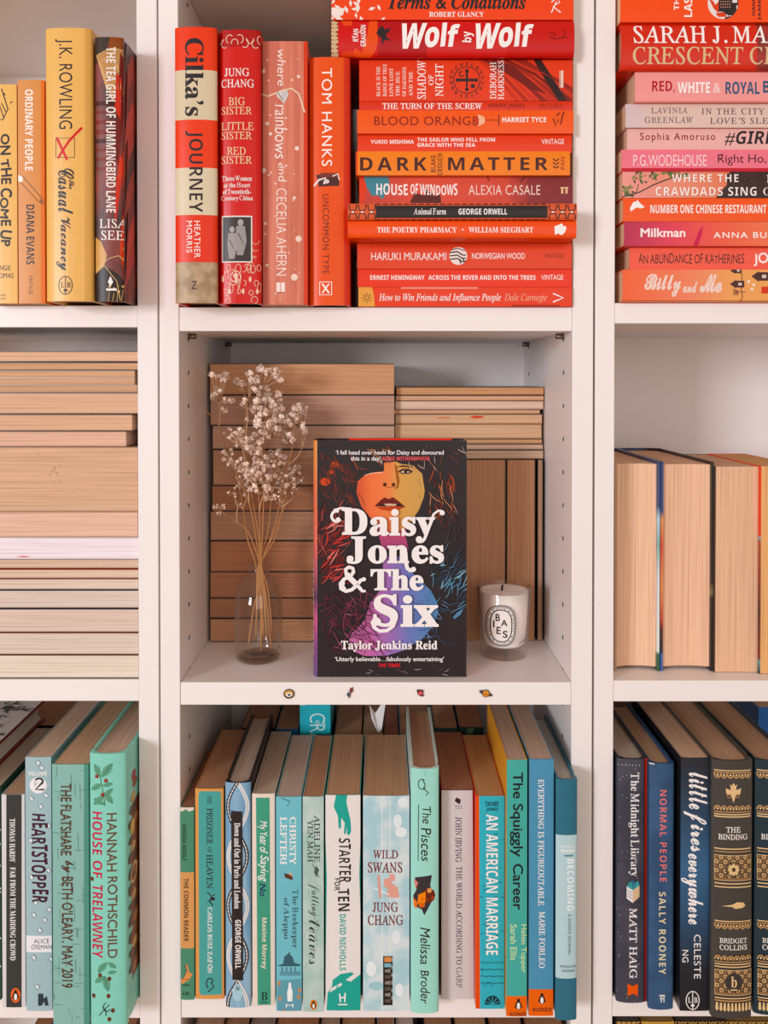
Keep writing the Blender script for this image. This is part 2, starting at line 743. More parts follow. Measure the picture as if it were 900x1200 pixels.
def book(kind, x0, y0, x1, y1, y, D, cover, pages, label, group, base, lying=False, fore=False, name=None, rib=None, yaw=0.0):
    """kind pb (paperback) / hb (hardback). x0,y0,x1,y1: the outline of the spine (or fore-edge) in the photo when it stands
    at depth y; base: height of what it stands on; lying: flat in a pile; fore: pages to the front"""
    A, B = at(x0, (y0 + y1) / 2, y), at(x1, (y0 + y1) / 2, y)
    ztop = at((x0 + x1) / 2, y0, y).z
    if lying:
        base += 0.0003
        w, H = ztop - base, B.x - A.x
    else:
        base += 0.0003
        w, H = B.x - A.x - 0.0004, ztop - base
        A.x += 0.0002
        B.x -= 0.0002
    if lying:
        R = Matrix.Rotation(-pi / 2, 3, 'Y')
        loc = Vector((B.x, y, base))
        if fore:
            R = Matrix.Rotation(pi, 3, 'Z') @ R
            loc = Vector((A.x, y + D, base))
    else:
        R = Matrix.Identity(3)
        loc = Vector((A.x, y, base))
        if fore:
            R = Matrix.Rotation(pi, 3, 'Z')
            loc = Vector((B.x, y + D, base))
    if yaw:
        R = Matrix.Rotation(yaw, 3, 'Z') @ R
    nm = name or ('hardback_book' if kind == 'hb' else 'paperback_book')
    root = thing(nm, label, 'book', group, loc, R)
    d = make_book(root, kind, w, D, H, cover, pages)

    def l(px, py):
        P = at(px, py, y)
        return (P.z - base, B.x - P.x) if lying else (P.x - A.x, P.z - base)
    d.loc = l
    d.top = ztop
    d.depth = D
    d.rect = (x0, y0, x1, y1)
    return d


def make_book(root, kind, w, D, H, cover, pages, bulge=None):
    if kind == 'hb':
        t, ov = 0.0024, 0.003
        bl = min(0.0045, w * 0.13) if bulge is None else bulge
    else:
        t, ov = 0.0006, 0.0
        bl = 0.0004 if bulge is None else bulge
    t = min(t, w * 0.2)

    def f(a):
        u = max(-1, min(1, 2 * a / w - 1))
        return -bl * (1 - u * u) ** (0.5 if kind == 'hb' else 1)
    n = 14 if kind == 'hb' else 6
    out = [(0, D)]
    if kind == 'hb':
        out += [(0, 0.013), (0.0009, 0.009), (0.0009, 0.006), (0, 0.003)]
    for i in range(n + 1):
        a = w * (0.5 - 0.5 * cos(pi * i / n))
        out.append((a, f(a)))
    if kind == 'hb':
        out += [(w, 0.003), (w - 0.0009, 0.006), (w - 0.0009, 0.009), (w, 0.013)]
    out.append((w, D))
    inn = [(w - t, D), (w - t, t + 0.001)] + [(t + (w - 2 * t) * (1 - i / 4), t * 0.6 + f(w * (1 - i / 4)) * 0.8) for i in range(1, 4)] + [(t, t + 0.001), (t, D)]
    bm = bmesh.new()
    prism(bm, out + inn, 0, H)
    for fc in bm.faces:
        if abs(fc.normal.z) < .5 and len(fc.verts) == 4 and kind == 'hb':
            fc.smooth = False
    link('cover', bm, as_mat(cover), root)
    # page block
    e = 0.00015
    yb = D - ov if kind == 'hb' else D - 0.0002
    cc = 0.0035 if kind == 'hb' else 0.0
    ys = t + 0.0012 if kind == 'pb' else t * 0.6
    pr = []
    m = 8
    for i in range(m + 1):
        s = i / m
        a = t + e + (w - 2 * t - 2 * e) * s
        pr.append((a, ys + (f(a) * 0.8 + 0.0004 if kind == 'hb' else 0)))
    for i in range(m + 1):
        s = 1 - i / m
        a = t + e + (w - 2 * t - 2 * e) * s
        pr.append((a, yb - cc * (1 - (2 * s - 1) ** 2)))
    bm = bmesh.new()
    z0, z1 = (ov, H - ov) if kind == 'hb' else (0.0002, H - 0.0003)
    prism(bm, pr, z0, z1)
    link('page_block', bm, paper(pages) if isinstance(pages, str) else pages, root)
    sl = [w * (.5 - .5 * cos(pi * k / n)) for k in range(1, n)]
    return Print(root, None, lambda a, b, e: (a, f(a) - e, b), (0, 0, w, H), sl)


def fore_print(d, y, D):
    """marks on the page edge that faces the viewer (book turned round)"""
    x0, y0, x1, y1 = d.rect
    r = d.root
    inv = r.matrix_world.inverted()
    def lc(px, py):
        v = inv @ at(px, py, y)
        return (v.x, v.z)
    return Print(r, lc, lambda a, b, e: (a, D - .0002 + e, b), (0, 0, 1, 1))


def side_print(d, w, D, H):
    """print on the right-hand board of a standing book: a = metres behind the spine, b = height"""
    return Print(d.root, lambda a, b: (a, b), lambda a, b, e: (w + e, a, b), (0.0005, 0.0005, D - 0.0005, H - 0.0005))


def penguin(d, cx, cy, s, oval=None):
    if oval:
        d.E(cx, cy, s * .62, s * .95, oval, 'publisher_mark')
    d.E(cx, cy + s * .12, s * .36, s * .56, '1d1a1a', 'publisher_mark')
    d.E(cx, cy - s * .5, s * .19, s * .2, '1d1a1a', 'publisher_mark')
    d.P([(cx - s * .36, cy), (cx - s * .5, cy + s * .45), (cx - s * .25, cy + s * .3)], '1d1a1a', 'publisher_mark')
    d.P([(cx + s * .36, cy), (cx + s * .5, cy + s * .45), (cx + s * .25, cy + s * .3)], '1d1a1a', 'publisher_mark')
    d.E(cx, cy + s * .2, s * .2, s * .42, 'f4ece4', 'publisher_mark')


def oval_mark(d, cx, cy, rx, ry, col, w=1.0):
    d.ring(cx, cy, rx, ry, w, col, 'publisher_mark')
    d.L([(cx, cy - ry), (cx, cy + ry)], w, col, 'publisher_mark')
    d.T('L', (cx - rx * .7, cy - ry * .35, cx - rx * .2, cy + ry * .25), col, 'h', 's', part='publisher_mark')
    d.T('B', (cx + rx * .2, cy - ry * .35, cx + rx * .75, cy + ry * .25), col, 'h', 's', part='publisher_mark')
    d.E(cx, cy + ry * .55, rx * .3, ry * .16, col, 'publisher_mark')
W, K = 'f6efea', '2b2123'
PG = 'c9a27f'
# ------------------------------------------------------------------ top left: yellow books
g = 'upright yellow and dark books on the upper left shelf'
S = SH['left'][0]
d = book('pb', -16, 99, 20.3, 356, -.018, .129, 'ecb75e', PG, 'pale yellow paperback with black hand-drawn title, cut by the left edge of the photo', g, S)
d.T('ON THE COME UP', (0, 157, 14.5, 289), K, jit=.16, w=.03)
d.L([(2, 104), (9.5, 128), (3, 141), (-4, 138)], 1.3, K)
d.L([(-3, 116), (5, 139)], 1.1, K)
d.L([(2, 121), (7, 131)], 1.1, K).L([(4.5, 109), (6.5, 112)], 1.1, K).L([(12, 121), (15, 119)], 1.1, K)
d.A('ANGIE', (-4, 311, 12.5, 317), K, 'h').A('THOMAS', (-10, 320, 16, 326), K, 'h')
d.T('WALKER', (-6, 345, 7, 347), K, 'h', part='publisher_mark').T('BOOKS', (-6, 349, 7, 351), K, 'h', part='publisher_mark').done()
d = book('pb', 21.2, 94, 52.6, 356, -.018, .129, 'e37628', PG, 'slim orange paperback with white title and black author lettering beside the tall yellow hardback', g, S)
d.R(20, 90, 48.2, 360, 'd98f45')
d.T('ORDINARY PEOPLE', (29.5, 105, 38.8, 200), W, st='b')
d.P([(20, 204), (27, 208), (26, 214), (20, 212)], W)
d.L([(24, 213), (46, 237)], .8, K).L([(27, 207), (49, 232)], .8, K).E(49, 236, 2.6, 3.6, 'b06a35')
d.L([(47, 234), (51, 239)], .7, K)
d.A('DIANA EVANS', (31, 240, 40.5, 310), K, st='b').T('VINTAGE', (34, 322, 38.5, 345), '6a4326', part='publisher_mark').done()
d = book('hb', 54.2, 35, 109.5, 356, -.036, .155, 'e9b35c', 'c7a27e', 'tall yellow hardback with a red crossed tick box between title and author', g, S)
d.R(101, 30, 112, 360, 'd9a24c')
d.A('J.K. ROWLING', (66.5, 48, 87, 153), K, tr=.01)
d.L([(67.5, 163.5), (89.5, 163.5), (89.5, 186), (67.5, 186)], .9, K, closed=True)
d.P([(97, 150), (99, 152), (84, 168), (71, 188), (69, 186), (82, 166)], 'd3222a').P([(67, 163), (70, 162), (82, 188), (80, 190)], 'd3222a')
d.T('The', (83, 212, 89, 223), K, st='k', w=.02).T('Casual', (70, 199, 89, 252), K, st='k', w=.012).T('Vacancy', (68, 255, 85, 318), K, st='k', w=.012)
oval_mark(d, 79, 335, 8, 10.5, K)
d.done()
d = book('hb', 111.6, 45, 145.4, 356, -.034, .15, mottled('3a1a16', '8d2f1c', 45, .4, .62, (1, 1, .5)), 'a87d5c', 'dark red hardback with gold leaf pattern, white lettering, last before the white side panel', g, S)
sd = side_print(d, d.bounds[2], .15, d.bounds[3])
for i in range(10):
    z = .02 + i * .021
    sd.P([(.002 + .004 * (i % 3), z - .01), (.014, z + .002), (.03, z + .02), (.028, z + .052), (.012, z + .04)], ['b8301c', 'c8402a', '7e2114', 'a8331f', '4f1b14'][i % 5])
sd.done()
d.P([(112, 45), (130, 45), (126, 62), (112, 78)], '3a2a1c').P([(130, 45), (160, 45), (160, 60), (150, 66), (128, 58)], '8a4a24')
for a in ((114, 66, 150, 60, 144, 112, 126, 104), (118, 74, 146, 96, 150, 118, 134, 122)):
    pp = [(a[0], a[1]), ((a[0] + a[2]) / 2, a[1] - 8), (a[2], a[3]), (a[4], a[5]), (a[6], a[7])]
    d.P(pp, 'b98245').L(pp, .8, 'e6bd78', closed=True)
for i in range(7):
    d.L([(120 + i * 3, 66), (127 + i * 2.6, 106)], .35, 'e6bd78')
for i in range(9):
    x = 136 + rnd.uniform(0, 18)
    yy = 62 + i * 24
    d.P([(x, yy), (x + rnd.uniform(3, 7), yy + 8), (x + rnd.uniform(-3, 5), yy + 62), (x - rnd.uniform(2, 6), yy + 40)], rnd.choice(['c8301c', 'd8452a', '9e2114', 'b9331f', '6f1b14']))
for i in range(8):
    d.R(113, 120 + i * 11, 136, 120 + i * 11 + rnd.uniform(3, 6), rnd.choice(['44190f', '7a2a1a', '5a1d14']))
d.P([(112, 278), (120, 284), (127, 300), (122, 318), (112, 330)], 'd09a4c').P([(112, 322), (124, 312), (140, 322), (160, 348), (160, 357), (112, 357)], '2d2017')
d.L([(114, 318), (128, 304), (140, 300), (150, 310)], .8, 'e6bd78').L([(124, 312), (138, 330), (142, 352)], .7, 'e6bd78')
for i in range(7):
    d.L([(128 + i * 5, 356), (130 + i * 5, 338 + rnd.uniform(-4, 6))], .7, 'c99a55').E(130 + i * 5, 336 + (i % 3) * 3, 1.6, 1.6, 'e0b56c', n=8)
for i in range(5):
    d.E(146 + (i % 3) * 4, 292 + i * 4, 1.8, 2.4, 'd8a04c', n=8)
d.T('THE TEA GIRL OF HUMMINGBIRD LANE', (125.8, 57, 137, 250), 'efe4dc', st='b')
d.A('LISA', (118, 257.5, 148.5, 268), W, 'h', 'r').A('SEE', (120, 271, 146, 282), W, 'h', 'r')
d.P([(131, 324), (134, 331), (131, 336), (128, 331)], W, 'publisher_mark').R(126, 338.5, 138, 341, W, 'publisher_mark').done()

# ------------------------------------------------------------------ top middle: upright red books
g = 'upright red books on the upper middle shelf'
S = SH['mid'][0]
d = book('hb', 205.2, 34, 255.2, 356, -.037, .155, 'd2381f', 'c7a27e', 'hardback in broad red and cream bands with black title, first beside the white side panel', g, S)
for a, b, c in ((30, 84, 'e8401f'), (84, 142, 'd6c3a2'), (142, 198, 'e8401f'), (198, 253, 'd9c8a8'), (253, 308, 'e23a1e'), (308, 360, 'ab8c66')):
    d.R(200, a, 260, b, c if c[0] != 'a' else mottled('9a7b55', 'b89a74', 90))
d.T('Cilka’s', (218, 47, 240, 138), K, st='s', w=.01).T('JOURNEY', (218.5, 155, 239, 250), K, st='b', w=-.01)
d.A('HEATHER', (229, 260, 236, 303), W, tr=.05).A('MORRIS', (219.8, 260, 226.6, 297), W, tr=.05).T('Z', (225.5, 330, 232, 339.5), K, 'h', part='publisher_mark').done()
d = book('hb', 257.4, 37, 306.2, 357, -.03, .15, 'cf1d16', 'c7a27e', 'crimson hardback with stacked white and gold lines and a small old photograph on its spine', g, S)
d.R(255, 35, 310, 57, 'b01a16')
for i in range(9):
    x = 258 + i * 6
    d.ring(x, 48 + (i % 2) * 5, 4, 5, .9, 'e7c9b0', n=10, a0=i, a1=i + 3.6)
for i in range(26):
    x, yy = 258 + rnd.uniform(0, 47), 311 + rnd.uniform(0, 43)
    d.ring(x, yy, rnd.uniform(2, 4.5), rnd.uniform(2, 6), .9, 'e8b7a0', n=8, a0=rnd.uniform(0, 6), a1=rnd.uniform(7, 9))
for i in range(6):
    d.E(262 + i * 8, 328 + (i % 2) * 14, 1.6, 3.4, 'efc6ae', n=8)
for i in range(4):
    d.ring(300, 282 + i * 8, 4, 5, .8, 'e8a790', n=8, a0=i * .7, a1=i * .7 + 3)
for s, b, c, p in (('JUNG', (264, 82, 293, 91.5), W, 'A'), ('CHANG', (260, 95, 298.5, 104.5), W, 'A'), ('BIG', (269, 116, 288, 125.5), 'efc9a0', 'T'),
                   ('SISTER', (260.5, 127, 296, 136), 'efc9a0', 'T'), ('LITTLE', (260, 145, 298, 154), 'efc9a0', 'T'), ('SISTER', (260.5, 156, 296, 165), 'efc9a0', 'T'),
                   ('RED', (267, 174, 289, 183), 'efc9a0', 'T'), ('SISTER', (260.5, 184.5, 296, 193.5), 'efc9a0', 'T')):
    getattr(d, p)(s, b, c, 'h', 'r')
for s, b in (('Three Women', (261, 207.5, 296, 213.5)), ('at the Heart', (263, 215.5, 294, 221)), ('of Twentieth-', (262, 223, 295, 228.8)), ('Century China', (260, 230.5, 297, 237.5))):
    d.T(s, b, W, 'h', 'r')
d.R(260.6, 254, 296.4, 308.4, 'e9ded4', 'spine_photograph').R(262, 255.5, 295, 307, '37302f', 'spine_photograph')
for x, yy, s in ((283, 262, 1.0), (273, 270, .9)):
    d.E(x, yy, 3.4 * s, 4 * s, 'a8a09c', 'spine_photograph').P([(x - 5 * s, yy + 4), (x + 5 * s, yy + 4), (x + 7 * s, yy + 22 * s), (x + 3 * s, yy + 38 * s), (x - 4 * s, yy + 38 * s), (x - 6 * s, yy + 20 * s)], '9b9390', 'spine_photograph')
    d.L([(x - 3, yy + 12), (x + 4, yy + 26)], 1.2, '5c5452', 'spine_photograph')
d.ring(277.5, 325, 6, 6.5, 1, 'efc6ae', 'publisher_mark').E(277.5, 324, 2.6, 3.5, 'efc6ae', 'publisher_mark').L([(273, 321), (282, 329)], .8, 'efc6ae', 'publisher_mark').done()
d = book('pb', 307.6, 48.5, 360.6, 357.5, -.022, .13, 'd8442c', 'b58a66', 'terracotta paperback with white dots, ribbon and heart, and handwritten white title', g, S)
d.R(305, 40, 356, 360, mottled('c9654b', 'db7d60', 60, .4, .6, (3, 1, .12)))
for i in range(26):
    x, yy = 308 + rnd.uniform(0, 46), 52 + rnd.uniform(0, 300)
    d.E(x, yy, *(2 * [rnd.uniform(.6, 1.5)]), 'efc5b4', n=10)
for x, yy, r in ((313, 145, 2.4), (317, 157, 2), (309, 200, 3), (345, 325, 4), (350, 280, 3.6), (348, 174, 2.6), (345, 232, 1.8), (311, 262, 2), (313, 311, 2), (350, 90, 2), (309, 84, 2)):
    d.E(x, yy, r, r, 'f1d3c4')
d.T('where', (325, 58, 335, 101), 'f4e2d8', jit=.08, sl=.1)
d.L([(306, 110), (314, 113), (322, 110), (332, 106), (342, 104), (350, 110), (354, 122), (357, 132)], 1.8, 'e7cdb0')
d.E(328.5, 111.5, 4.2, 4.6, 'd9d2cf').E(334, 110.5, 4.2, 4.6, 'c9c2c0').P([(325, 113), (338, 112), (333, 122)], 'd1cac7').L([(325, 108), (332, 118)], 1, '6f6663')
d.T('rainbows', (322, 123, 337, 186), 'f4e2d8', jit=.08, sl=.1).T('end', (326, 191, 336, 213), 'f4e2d8', jit=.08, sl=.1)
d.A('CECELIA AHERN', (324, 221, 336, 323), 'f4e2d8', w=-.008)
d.R(324, 331, 334, 342, 'f4e2d8', 'publisher_mark').L([(329, 330), (329, 344)], .8, 'cf6b50', 'publisher_mark')
for i in range(3):
    d.R(325, 345 + i * 3, 333, 346.2 + i * 3, 'e0a48f', 'publisher_mark')
d.done()
d = book('hb', 362.2, 69, 410.6, 358.6, -.012, .145, 'd63318', 'c7a27e', 'coral red hardback with large white capitals and small typewriter drawing, beside the red pile', g, S)
d.R(360, 60, 403, 362, 'e8633f')
d.A('TOM HANKS', (377.5, 82, 389.5, 196), W, tr=.06)
d.P([(371, 206), (397, 206), (398, 219), (374, 220)], '4a2522').R(376, 204, 396, 209, '7a3a30').L([(368, 219), (374, 212), (382, 210), (380, 217)], 2.2, 'efe4de').L([(390, 208), (396, 205), (398, 212)], 1.4, 'efe4de').E(383, 214, 3.4, 2.6, 'd8cdc8', n=10)
d.T('UNCOMMON TYPE', (378.5, 229, 386, 322), '5a2a24', tr=.08)
d.L([(375, 331), (389, 331), (389, 346), (375, 346)], 1.1, W, 'publisher_mark', True).L([(378, 333), (386, 344)], 2, W, 'publisher_mark').L([(386, 333), (378, 344)], 1.6, W, 'publisher_mark').done()

# ------------------------------------------------------------------ top middle: the red pile
g = 'pile of red and orange books on the upper middle shelf'


def pile(*a, **k):
    global S
    d = book(*a, base=S, lying=True, **k)
    S = d.top
    return d


S = SH['mid'][0]
d = pile('pb', 420, 336.5, 670, 361, -.004, .129, 'e6452a', PG, 'red paperback with yellow spine end and white italic title, bottom of the red pile', g)
d.P([(418, 330), (434, 330), (438, 345), (440, 366), (418, 366)], 'e8a13c')
for i in range(8):
    a = i * pi / 4
    d.L([(430 + 1.5 * cos(a), 349 + 1.5 * sin(a)), (430 + 6 * cos(a), 349 + 6 * sin(a))], .8, '5a2a1c')
d.R(470, 334, 560, 338.5, 'f0a08c').R(600, 357, 655, 359.5, 'b5301c')
d.T('How to Win Friends and Influence People', (444, 344, 587, 355), W, 'h', 'i', w=.008).A('Dale Carnegie', (591, 344, 641, 355), 'f2b89c', 'h', 'i')
d.L([(648, 344), (660, 349), (648, 354)], 1.8, W, 'publisher_mark').done()
d = pile('pb', 419, 315.5, 670, 336.5, -.003, .129, 'ea3f28', PG, 'thin bright red paperback with one row of white capitals, second from bottom of red pile', g)
d.A('ERNEST HEMINGWAY', (434, 322.5, 497.5, 328), W, 'h', 'b').T('ACROSS THE RIVER AND INTO THE TREES', (502, 322.5, 627.5, 328), W, 'h', 'b').T('VINTAGE', (634, 322, 660, 328), W, 'h', part='publisher_mark').done()
d = pile('pb', 418.5, 285, 670, 315.3, -.004, .129, 'e25a45', PG, 'coral paperback with a round black and white emblem between its white words', g)
d.A('HARUKI MURAKAMI', (435, 296, 523, 305), W, 'h').T('NORWEGIAN WOOD', (553, 296.5, 615, 303.5), W, 'h', w=.008).T('VINTAGE', (638, 297, 660, 302.5), '8a3428', 'h', part='publisher_mark')
d.E(537, 300, 10.5, 10.5, 'f0e6dc')
for i, (a, b) in enumerate(((296, 526.8), (300, 527), (304, 527.5))):
    d.L([(b, a), (536, a - 1), (542, a + 3), (546, a + 3 - i * .5)], 1.5, K)
d.L([(529, 293), (536, 291), (545, 294)], 1, K).L([(538, 303), (540, 309)], 1.4, K).L([(542, 302), (544, 307)], 1.4, K).done()
d = pile('hb', 407.6, 258.8, 675, 285, -.03, .14, 'ef5220', 'c9a27f', 'orange hardback sticking out of the pile, with small white serif capitals and a white figure', g)
d.T('THE POETRY PHARMACY', (442, 266.5, 535, 273), W, 'h', 's').E(542, 269.5, 1, 1, W).A('WILLIAM SIEGHART', (549, 266.5, 624.5, 273), W, 'h', 's')
d.P([(649, 266), (654, 264), (658, 262), (660, 266), (662, 272), (658, 276), (653, 274), (650, 276)], W, 'publisher_mark').E(661, 268, 2.2, 3, W, 'publisher_mark', n=8).done()
d = pile('hb', 407.6, 238.6, 675.6, 258.4, -.032, .14, 'd9694c', 'c9a27f', 'salmon hardback with black loop pattern and a long black title panel', g)
for x0, n in ((409, 3), (643, 3)):
    for i in range(n):
        x = x0 + i * 11
        d.L([(x, 240), (x + 1, 247), (x + 8, 247), (x + 9, 240)], 1.4, K).L([(x, 257), (x + 1, 251), (x + 8, 251), (x + 9, 257)], 1.4, K).E(x + 4.5, 249, 1.3, 1.3, 'f0d8c8', n=8)
for i in range(24):
    d.L([(440 + i * 8.4, 239.5), (446 + i * 8.4, 239.5)], 1.2, K).L([(440 + i * 8.4, 257.8), (446 + i * 8.4, 257.8)], 1.2, K)
d.R(440.5, 241.5, 641, 255.6, '2a2323', 'title_panel').T('Animal Farm', (484.5, 244.5, 522.5, 252), W, 'h', 'r').A('GEORGE ORWELL', (537, 245, 594, 252), W, 'h', 'b').done()
d = pile('pb', 421, 207.6, 671, 237.4, -.006, .129, 'c4402c', PG, 'paperback with teal left end and dark red right end, chunky white hand-cut title', g)
G = grad('Z', [(0.0, '7a2227'), (0.05, '8c2628'), (0.07, 'd0442c'), (0.15, 'dd4d30'), (0.2, 'c23a2a')], .42, .02)
d.R(415, 200, 675, 240, G)
d.P([(421, 207), (427, 207), (429, 216), (427, 238), (421, 238)], 'e0503a').P([(426, 207), (455, 207), (457, 216), (453, 226), (448, 234), (443, 229), (436, 230), (430, 220)], '3f8795')
d.P([(480, 238), (486, 226), (496, 229), (500, 222), (510, 230), (516, 227), (517, 238)], '5a2420')
d.L([(571, 207), (573, 212)], 1.4, '4a1c1c').L([(615, 207), (610, 213)], 1.4, '4a1c1c')
d.T('HOUSE', (441, 215, 478, 229), W, 'h', 'b', jit=.08).T('OF', (481, 215, 490, 228), W, 'h', 'b', jit=.08).T('WINDOWS', (492, 215, 536, 229), W, 'h', 'b', jit=.08)
d.A('ALEXIA CASALE', (549, 217, 633, 228.5), 'efd2c4', 'h', tr=.03).R(657.5, 220, 660, 227, 'e8c08a', 'publisher_mark').R(662.5, 220, 665, 227, 'e8c08a', 'publisher_mark').R(656.5, 219.4, 666, 220.8, 'e8c08a', 'publisher_mark').done()
d = pile('pb', 417, 177.4, 668, 207, -.012, .13, 'f0801a', PG, 'amber orange paperback with huge wide dark brown capitals', g)
d.R(415, 170, 419, 210, 'e8421c')
d.T('DARK', (422, 184.5, 500, 200), '4a2320', 'h', 'b', tr=.16).T('MATTER', (525, 184.5, 642, 199.5), '4a2320', 'h', 'b', tr=.14)
d.A('BLAKE', (505, 182, 510.5, 202), '7c3a24', 'u', 'b').A('CROUCH', (512.5, 180, 518.5, 205), '7c3a24', 'u', 'b')
for i in range(3):
    d.L([(648, 186 + i * 4.5), (651, 189 + i * 4), (655, 186 + i * 4.5)], 1.6, '6a3222', 'publisher_mark')
d.T('PAN', (657, 184, 661.5, 199), 'b0481e', 'u', 'b', part='publisher_mark').done()
d = pile('pb', 419, 158.2, 670, 176.6, -.006, .129, 'e4401f', PG, 'thin scarlet paperback with two short rows of tiny white capitals', g)
d.A('YUKIO MISHIMA', (434.5, 164, 485, 168.6), W, 'h', 'b').T('THE SAILOR WHO FELL FROM', (489, 161.5, 580, 166), W, 'h', 'b').T('GRACE WITH THE SEA', (489, 167.8, 557, 172.2), W, 'h', 'b').T('VINTAGE', (634.5, 163, 661, 169), W, 'h', part='publisher_mark').done()
d = pile('pb', 418.6, 129.4, 672, 158, -.01, .13, 'f0653a', PG, 'light orange paperback with dark red capitals and a cocktail glass in the middle', g)
d.T('BLOOD ORANGE', (438.5, 136.5, 560, 147), '8f2a1a', 'h', tr=.04, w=.006).A('HARRIET TYCE', (588.5, 137.4, 640, 143.4), W, 'h', 'b')
d.P([(560, 134), (567, 137), (569, 141), (567, 145), (560, 148)], 'f3b18d').L([(568, 141), (584, 141)], .9, '8a3a22').L([(584.5, 134.5), (584.5, 148)], 1.1, '6a2a1c').P([(556, 136), (561, 139), (561, 146), (557, 145)], 'c8452a')
d.L([(648, 139), (651, 147), (654, 140), (657, 146), (659, 136), (661, 131)], 1.8, '7a2e1c', 'publisher_mark').L([(652, 136), (656, 132)], 1.6, '7a2e1c', 'publisher_mark').done()
d = pile('pb', 421, 118.6, 671, 129, -.007, .129, 'd93a22', PG, 'very thin red paperback with white serif capitals on a single line', g)
d.T('THE TURN OF THE SCREW', (448, 121, 565, 128), W, 'h', 'r', w=.006).A('HENRY JAMES', (572, 121.5, 615, 127.5), '8a2418', 'h', 'b').T('PACTURUS', (632, 121.5, 659, 127), '8a2418', 'h', part='publisher_mark').done()
d = pile('pb', 421, 70.4, 671, 118.2, -.007, .13, 'e3442a', PG, 'thick red-orange paperback with a round black cross emblem and dark smoke', g)
for i in range(9):
    x = 560 + i * 5
    d.P([(x, 70), (x + 8 + i, 70), (x + 50 + i * 6, 119), (x + 44 + i * 5, 119), (x + 20 + i * 3, 90)], ['c93621', 'b22e1d', 'cf3b24', '8f241a', 'c23320', 'a02a1c', '7d2018', 'c83823', '982619'][i])
d.P([(625, 70), (634, 70), (648, 92), (665, 119), (655, 119), (640, 96)], '2f1614').P([(566, 70), (600, 76), (640, 110), (620, 104), (590, 84)], '74201a')
for i, (s, yy) in enumerate((('BLACK IS THE', 78), ('BADGE OF TRUE', 75), ('LOVE LOST', 80), ('THE HUE', 84), ('OF DAEMONS', 79), ('AND THE', 84))):
    x = 441 + i * 7.6
    d.T(s, (x, yy, x + 4.6, 113), 'f3d6c8', 'u', 's')
d.T('SHADOW', (489, 71, 499, 116), W, 'u', 'r').T('OF', (502, 88, 508, 100), W, 'u', 'r').T('NIGHT', (510, 75, 519.5, 113), W, 'u', 'r')
d.A('DEBORAH', (574, 73, 581.5, 116), W, 'u', 'r').A('HARKNESS', (583.5, 71, 590.5, 116.5), W, 'u', 'r')
d.ring(547, 94, 15.5, 15.5, .9, K)
for i, c in enumerate('SECRETUMLAZARIMDCL'):
    a = i * 2 * pi / 18 - 1.9
    d.T(c, (547 + 19 * cos(a) - 1.8, 94 + 19 * sin(a) - 1.9, 547 + 19 * cos(a) + 1.8, 94 + 19 * sin(a) + 1.9), K, 'h', 's', part='spine_artwork')
d.P([(545.6, 83), (548.4, 83), (547.8, 105), (546.2, 105)], K).P([(536, 92.4), (558, 92.4), (558, 95.6), (536, 95.6)], K)
for x, yy in ((547, 83), (547, 105), (536, 94), (558, 94)):
    d.E(x, yy, 2.2, 2.2, K, n=8)
d.ring(541, 87, 3, 3, 1.1, K, n=10, a0=.5, a1=5).E(554, 101, 2.6, 2.6, K, n=8)
d.R(657, 83, 660, 103, 'e9cbb8', 'publisher_mark').R(655.5, 83, 656.3, 103, 'e9cbb8', 'publisher_mark').done()
d = pile('hb', 388.4, 24.6, 672, 69.4, -.012, .145, 'cf1a18', 'c9a27f', 'crimson hardback with jagged white brush title and a black running animal', g)
d.R(385, 20, 397, 75, 'b53325')
for i in range(9):
    yy = 26 + i * 4.8
    d.P([(388, yy), (392 + (i % 3) * 2, yy - 1), (397, yy + 2), (393, yy + 4), (389, yy + 3.4)], 'cbb489')
d.P([(399, 25), (413, 25), (412, 32), (404, 32)], 'e8562f').P([(411, 70), (416, 58), (424, 63), (430, 45), (433, 25), (442, 25), (443, 50), (440, 62), (432, 70)], 'e8562f').P([(400, 64), (411, 60), (420, 70), (400, 70)], 'dc4426')
d.R(443, 25, 500, 70, 'b3151a').P([(585, 25), (672, 25), (672, 70), (590, 70), (600, 48)], 'c9231f')
d.P([(443, 36), (448, 32), (451, 37), (458, 34), (456, 39), (452, 43), (454, 47), (459, 50), (451, 49), (448, 55), (447, 47), (441, 42)], K)
d.A('RYAN', (412.5, 36, 420.5, 51), W, 'u', 'b', jit=.12).A('GRAUDIN', (421.5, 31, 429, 56.5), W, 'u', 'b', jit=.12)
d.T('Wolf', (471, 27.5, 539, 59), W, 'h', 'b', jit=.13, sl=.22, w=.02).T('by', (541, 39, 555, 52), W, 'u', 'b', jit=.1).T('Wolf', (557, 27.5, 625, 59), W, 'h', 'b', jit=.13, sl=.22, w=.02)
d.L([(642, 42), (646, 40), (650, 43), (646, 48), (643, 45)], 1.1, '701414', 'publisher_mark').L([(648, 48), (664, 46)], 1.1, '701414', 'publisher_mark').L([(658, 38), (662, 40), (658, 46)], 1.1, '701414', 'publisher_mark').done()
d = pile('pb', 388.4, -19, 672, 24.4, -.014, .145, 'ef4a22', 'c9a27f', 'orange-red book with black italic title and white leaf shapes, topmost visible on the red pile', g)
for i in range(34):
    x = 388 + 62 * rnd.random() ** 1.6
    yy = -16 + rnd.random() * 39
    a = rnd.uniform(0, 3)
    s = rnd.uniform(2.5, 5)
    d.P([(x + s * 1.3 * cos(a), yy + s * 1.3 * sin(a)), (x - s * .6 * sin(a), yy + s * .6 * cos(a)), (x - s * 1.3 * cos(a), yy - s * 1.3 * sin(a)), (x + s * .6 * sin(a), yy - s * .6 * cos(a))], 'f1dfd4')
d.P([(388, 9), (404, 10), (402, 18), (390, 21)], 'f1dfd4')
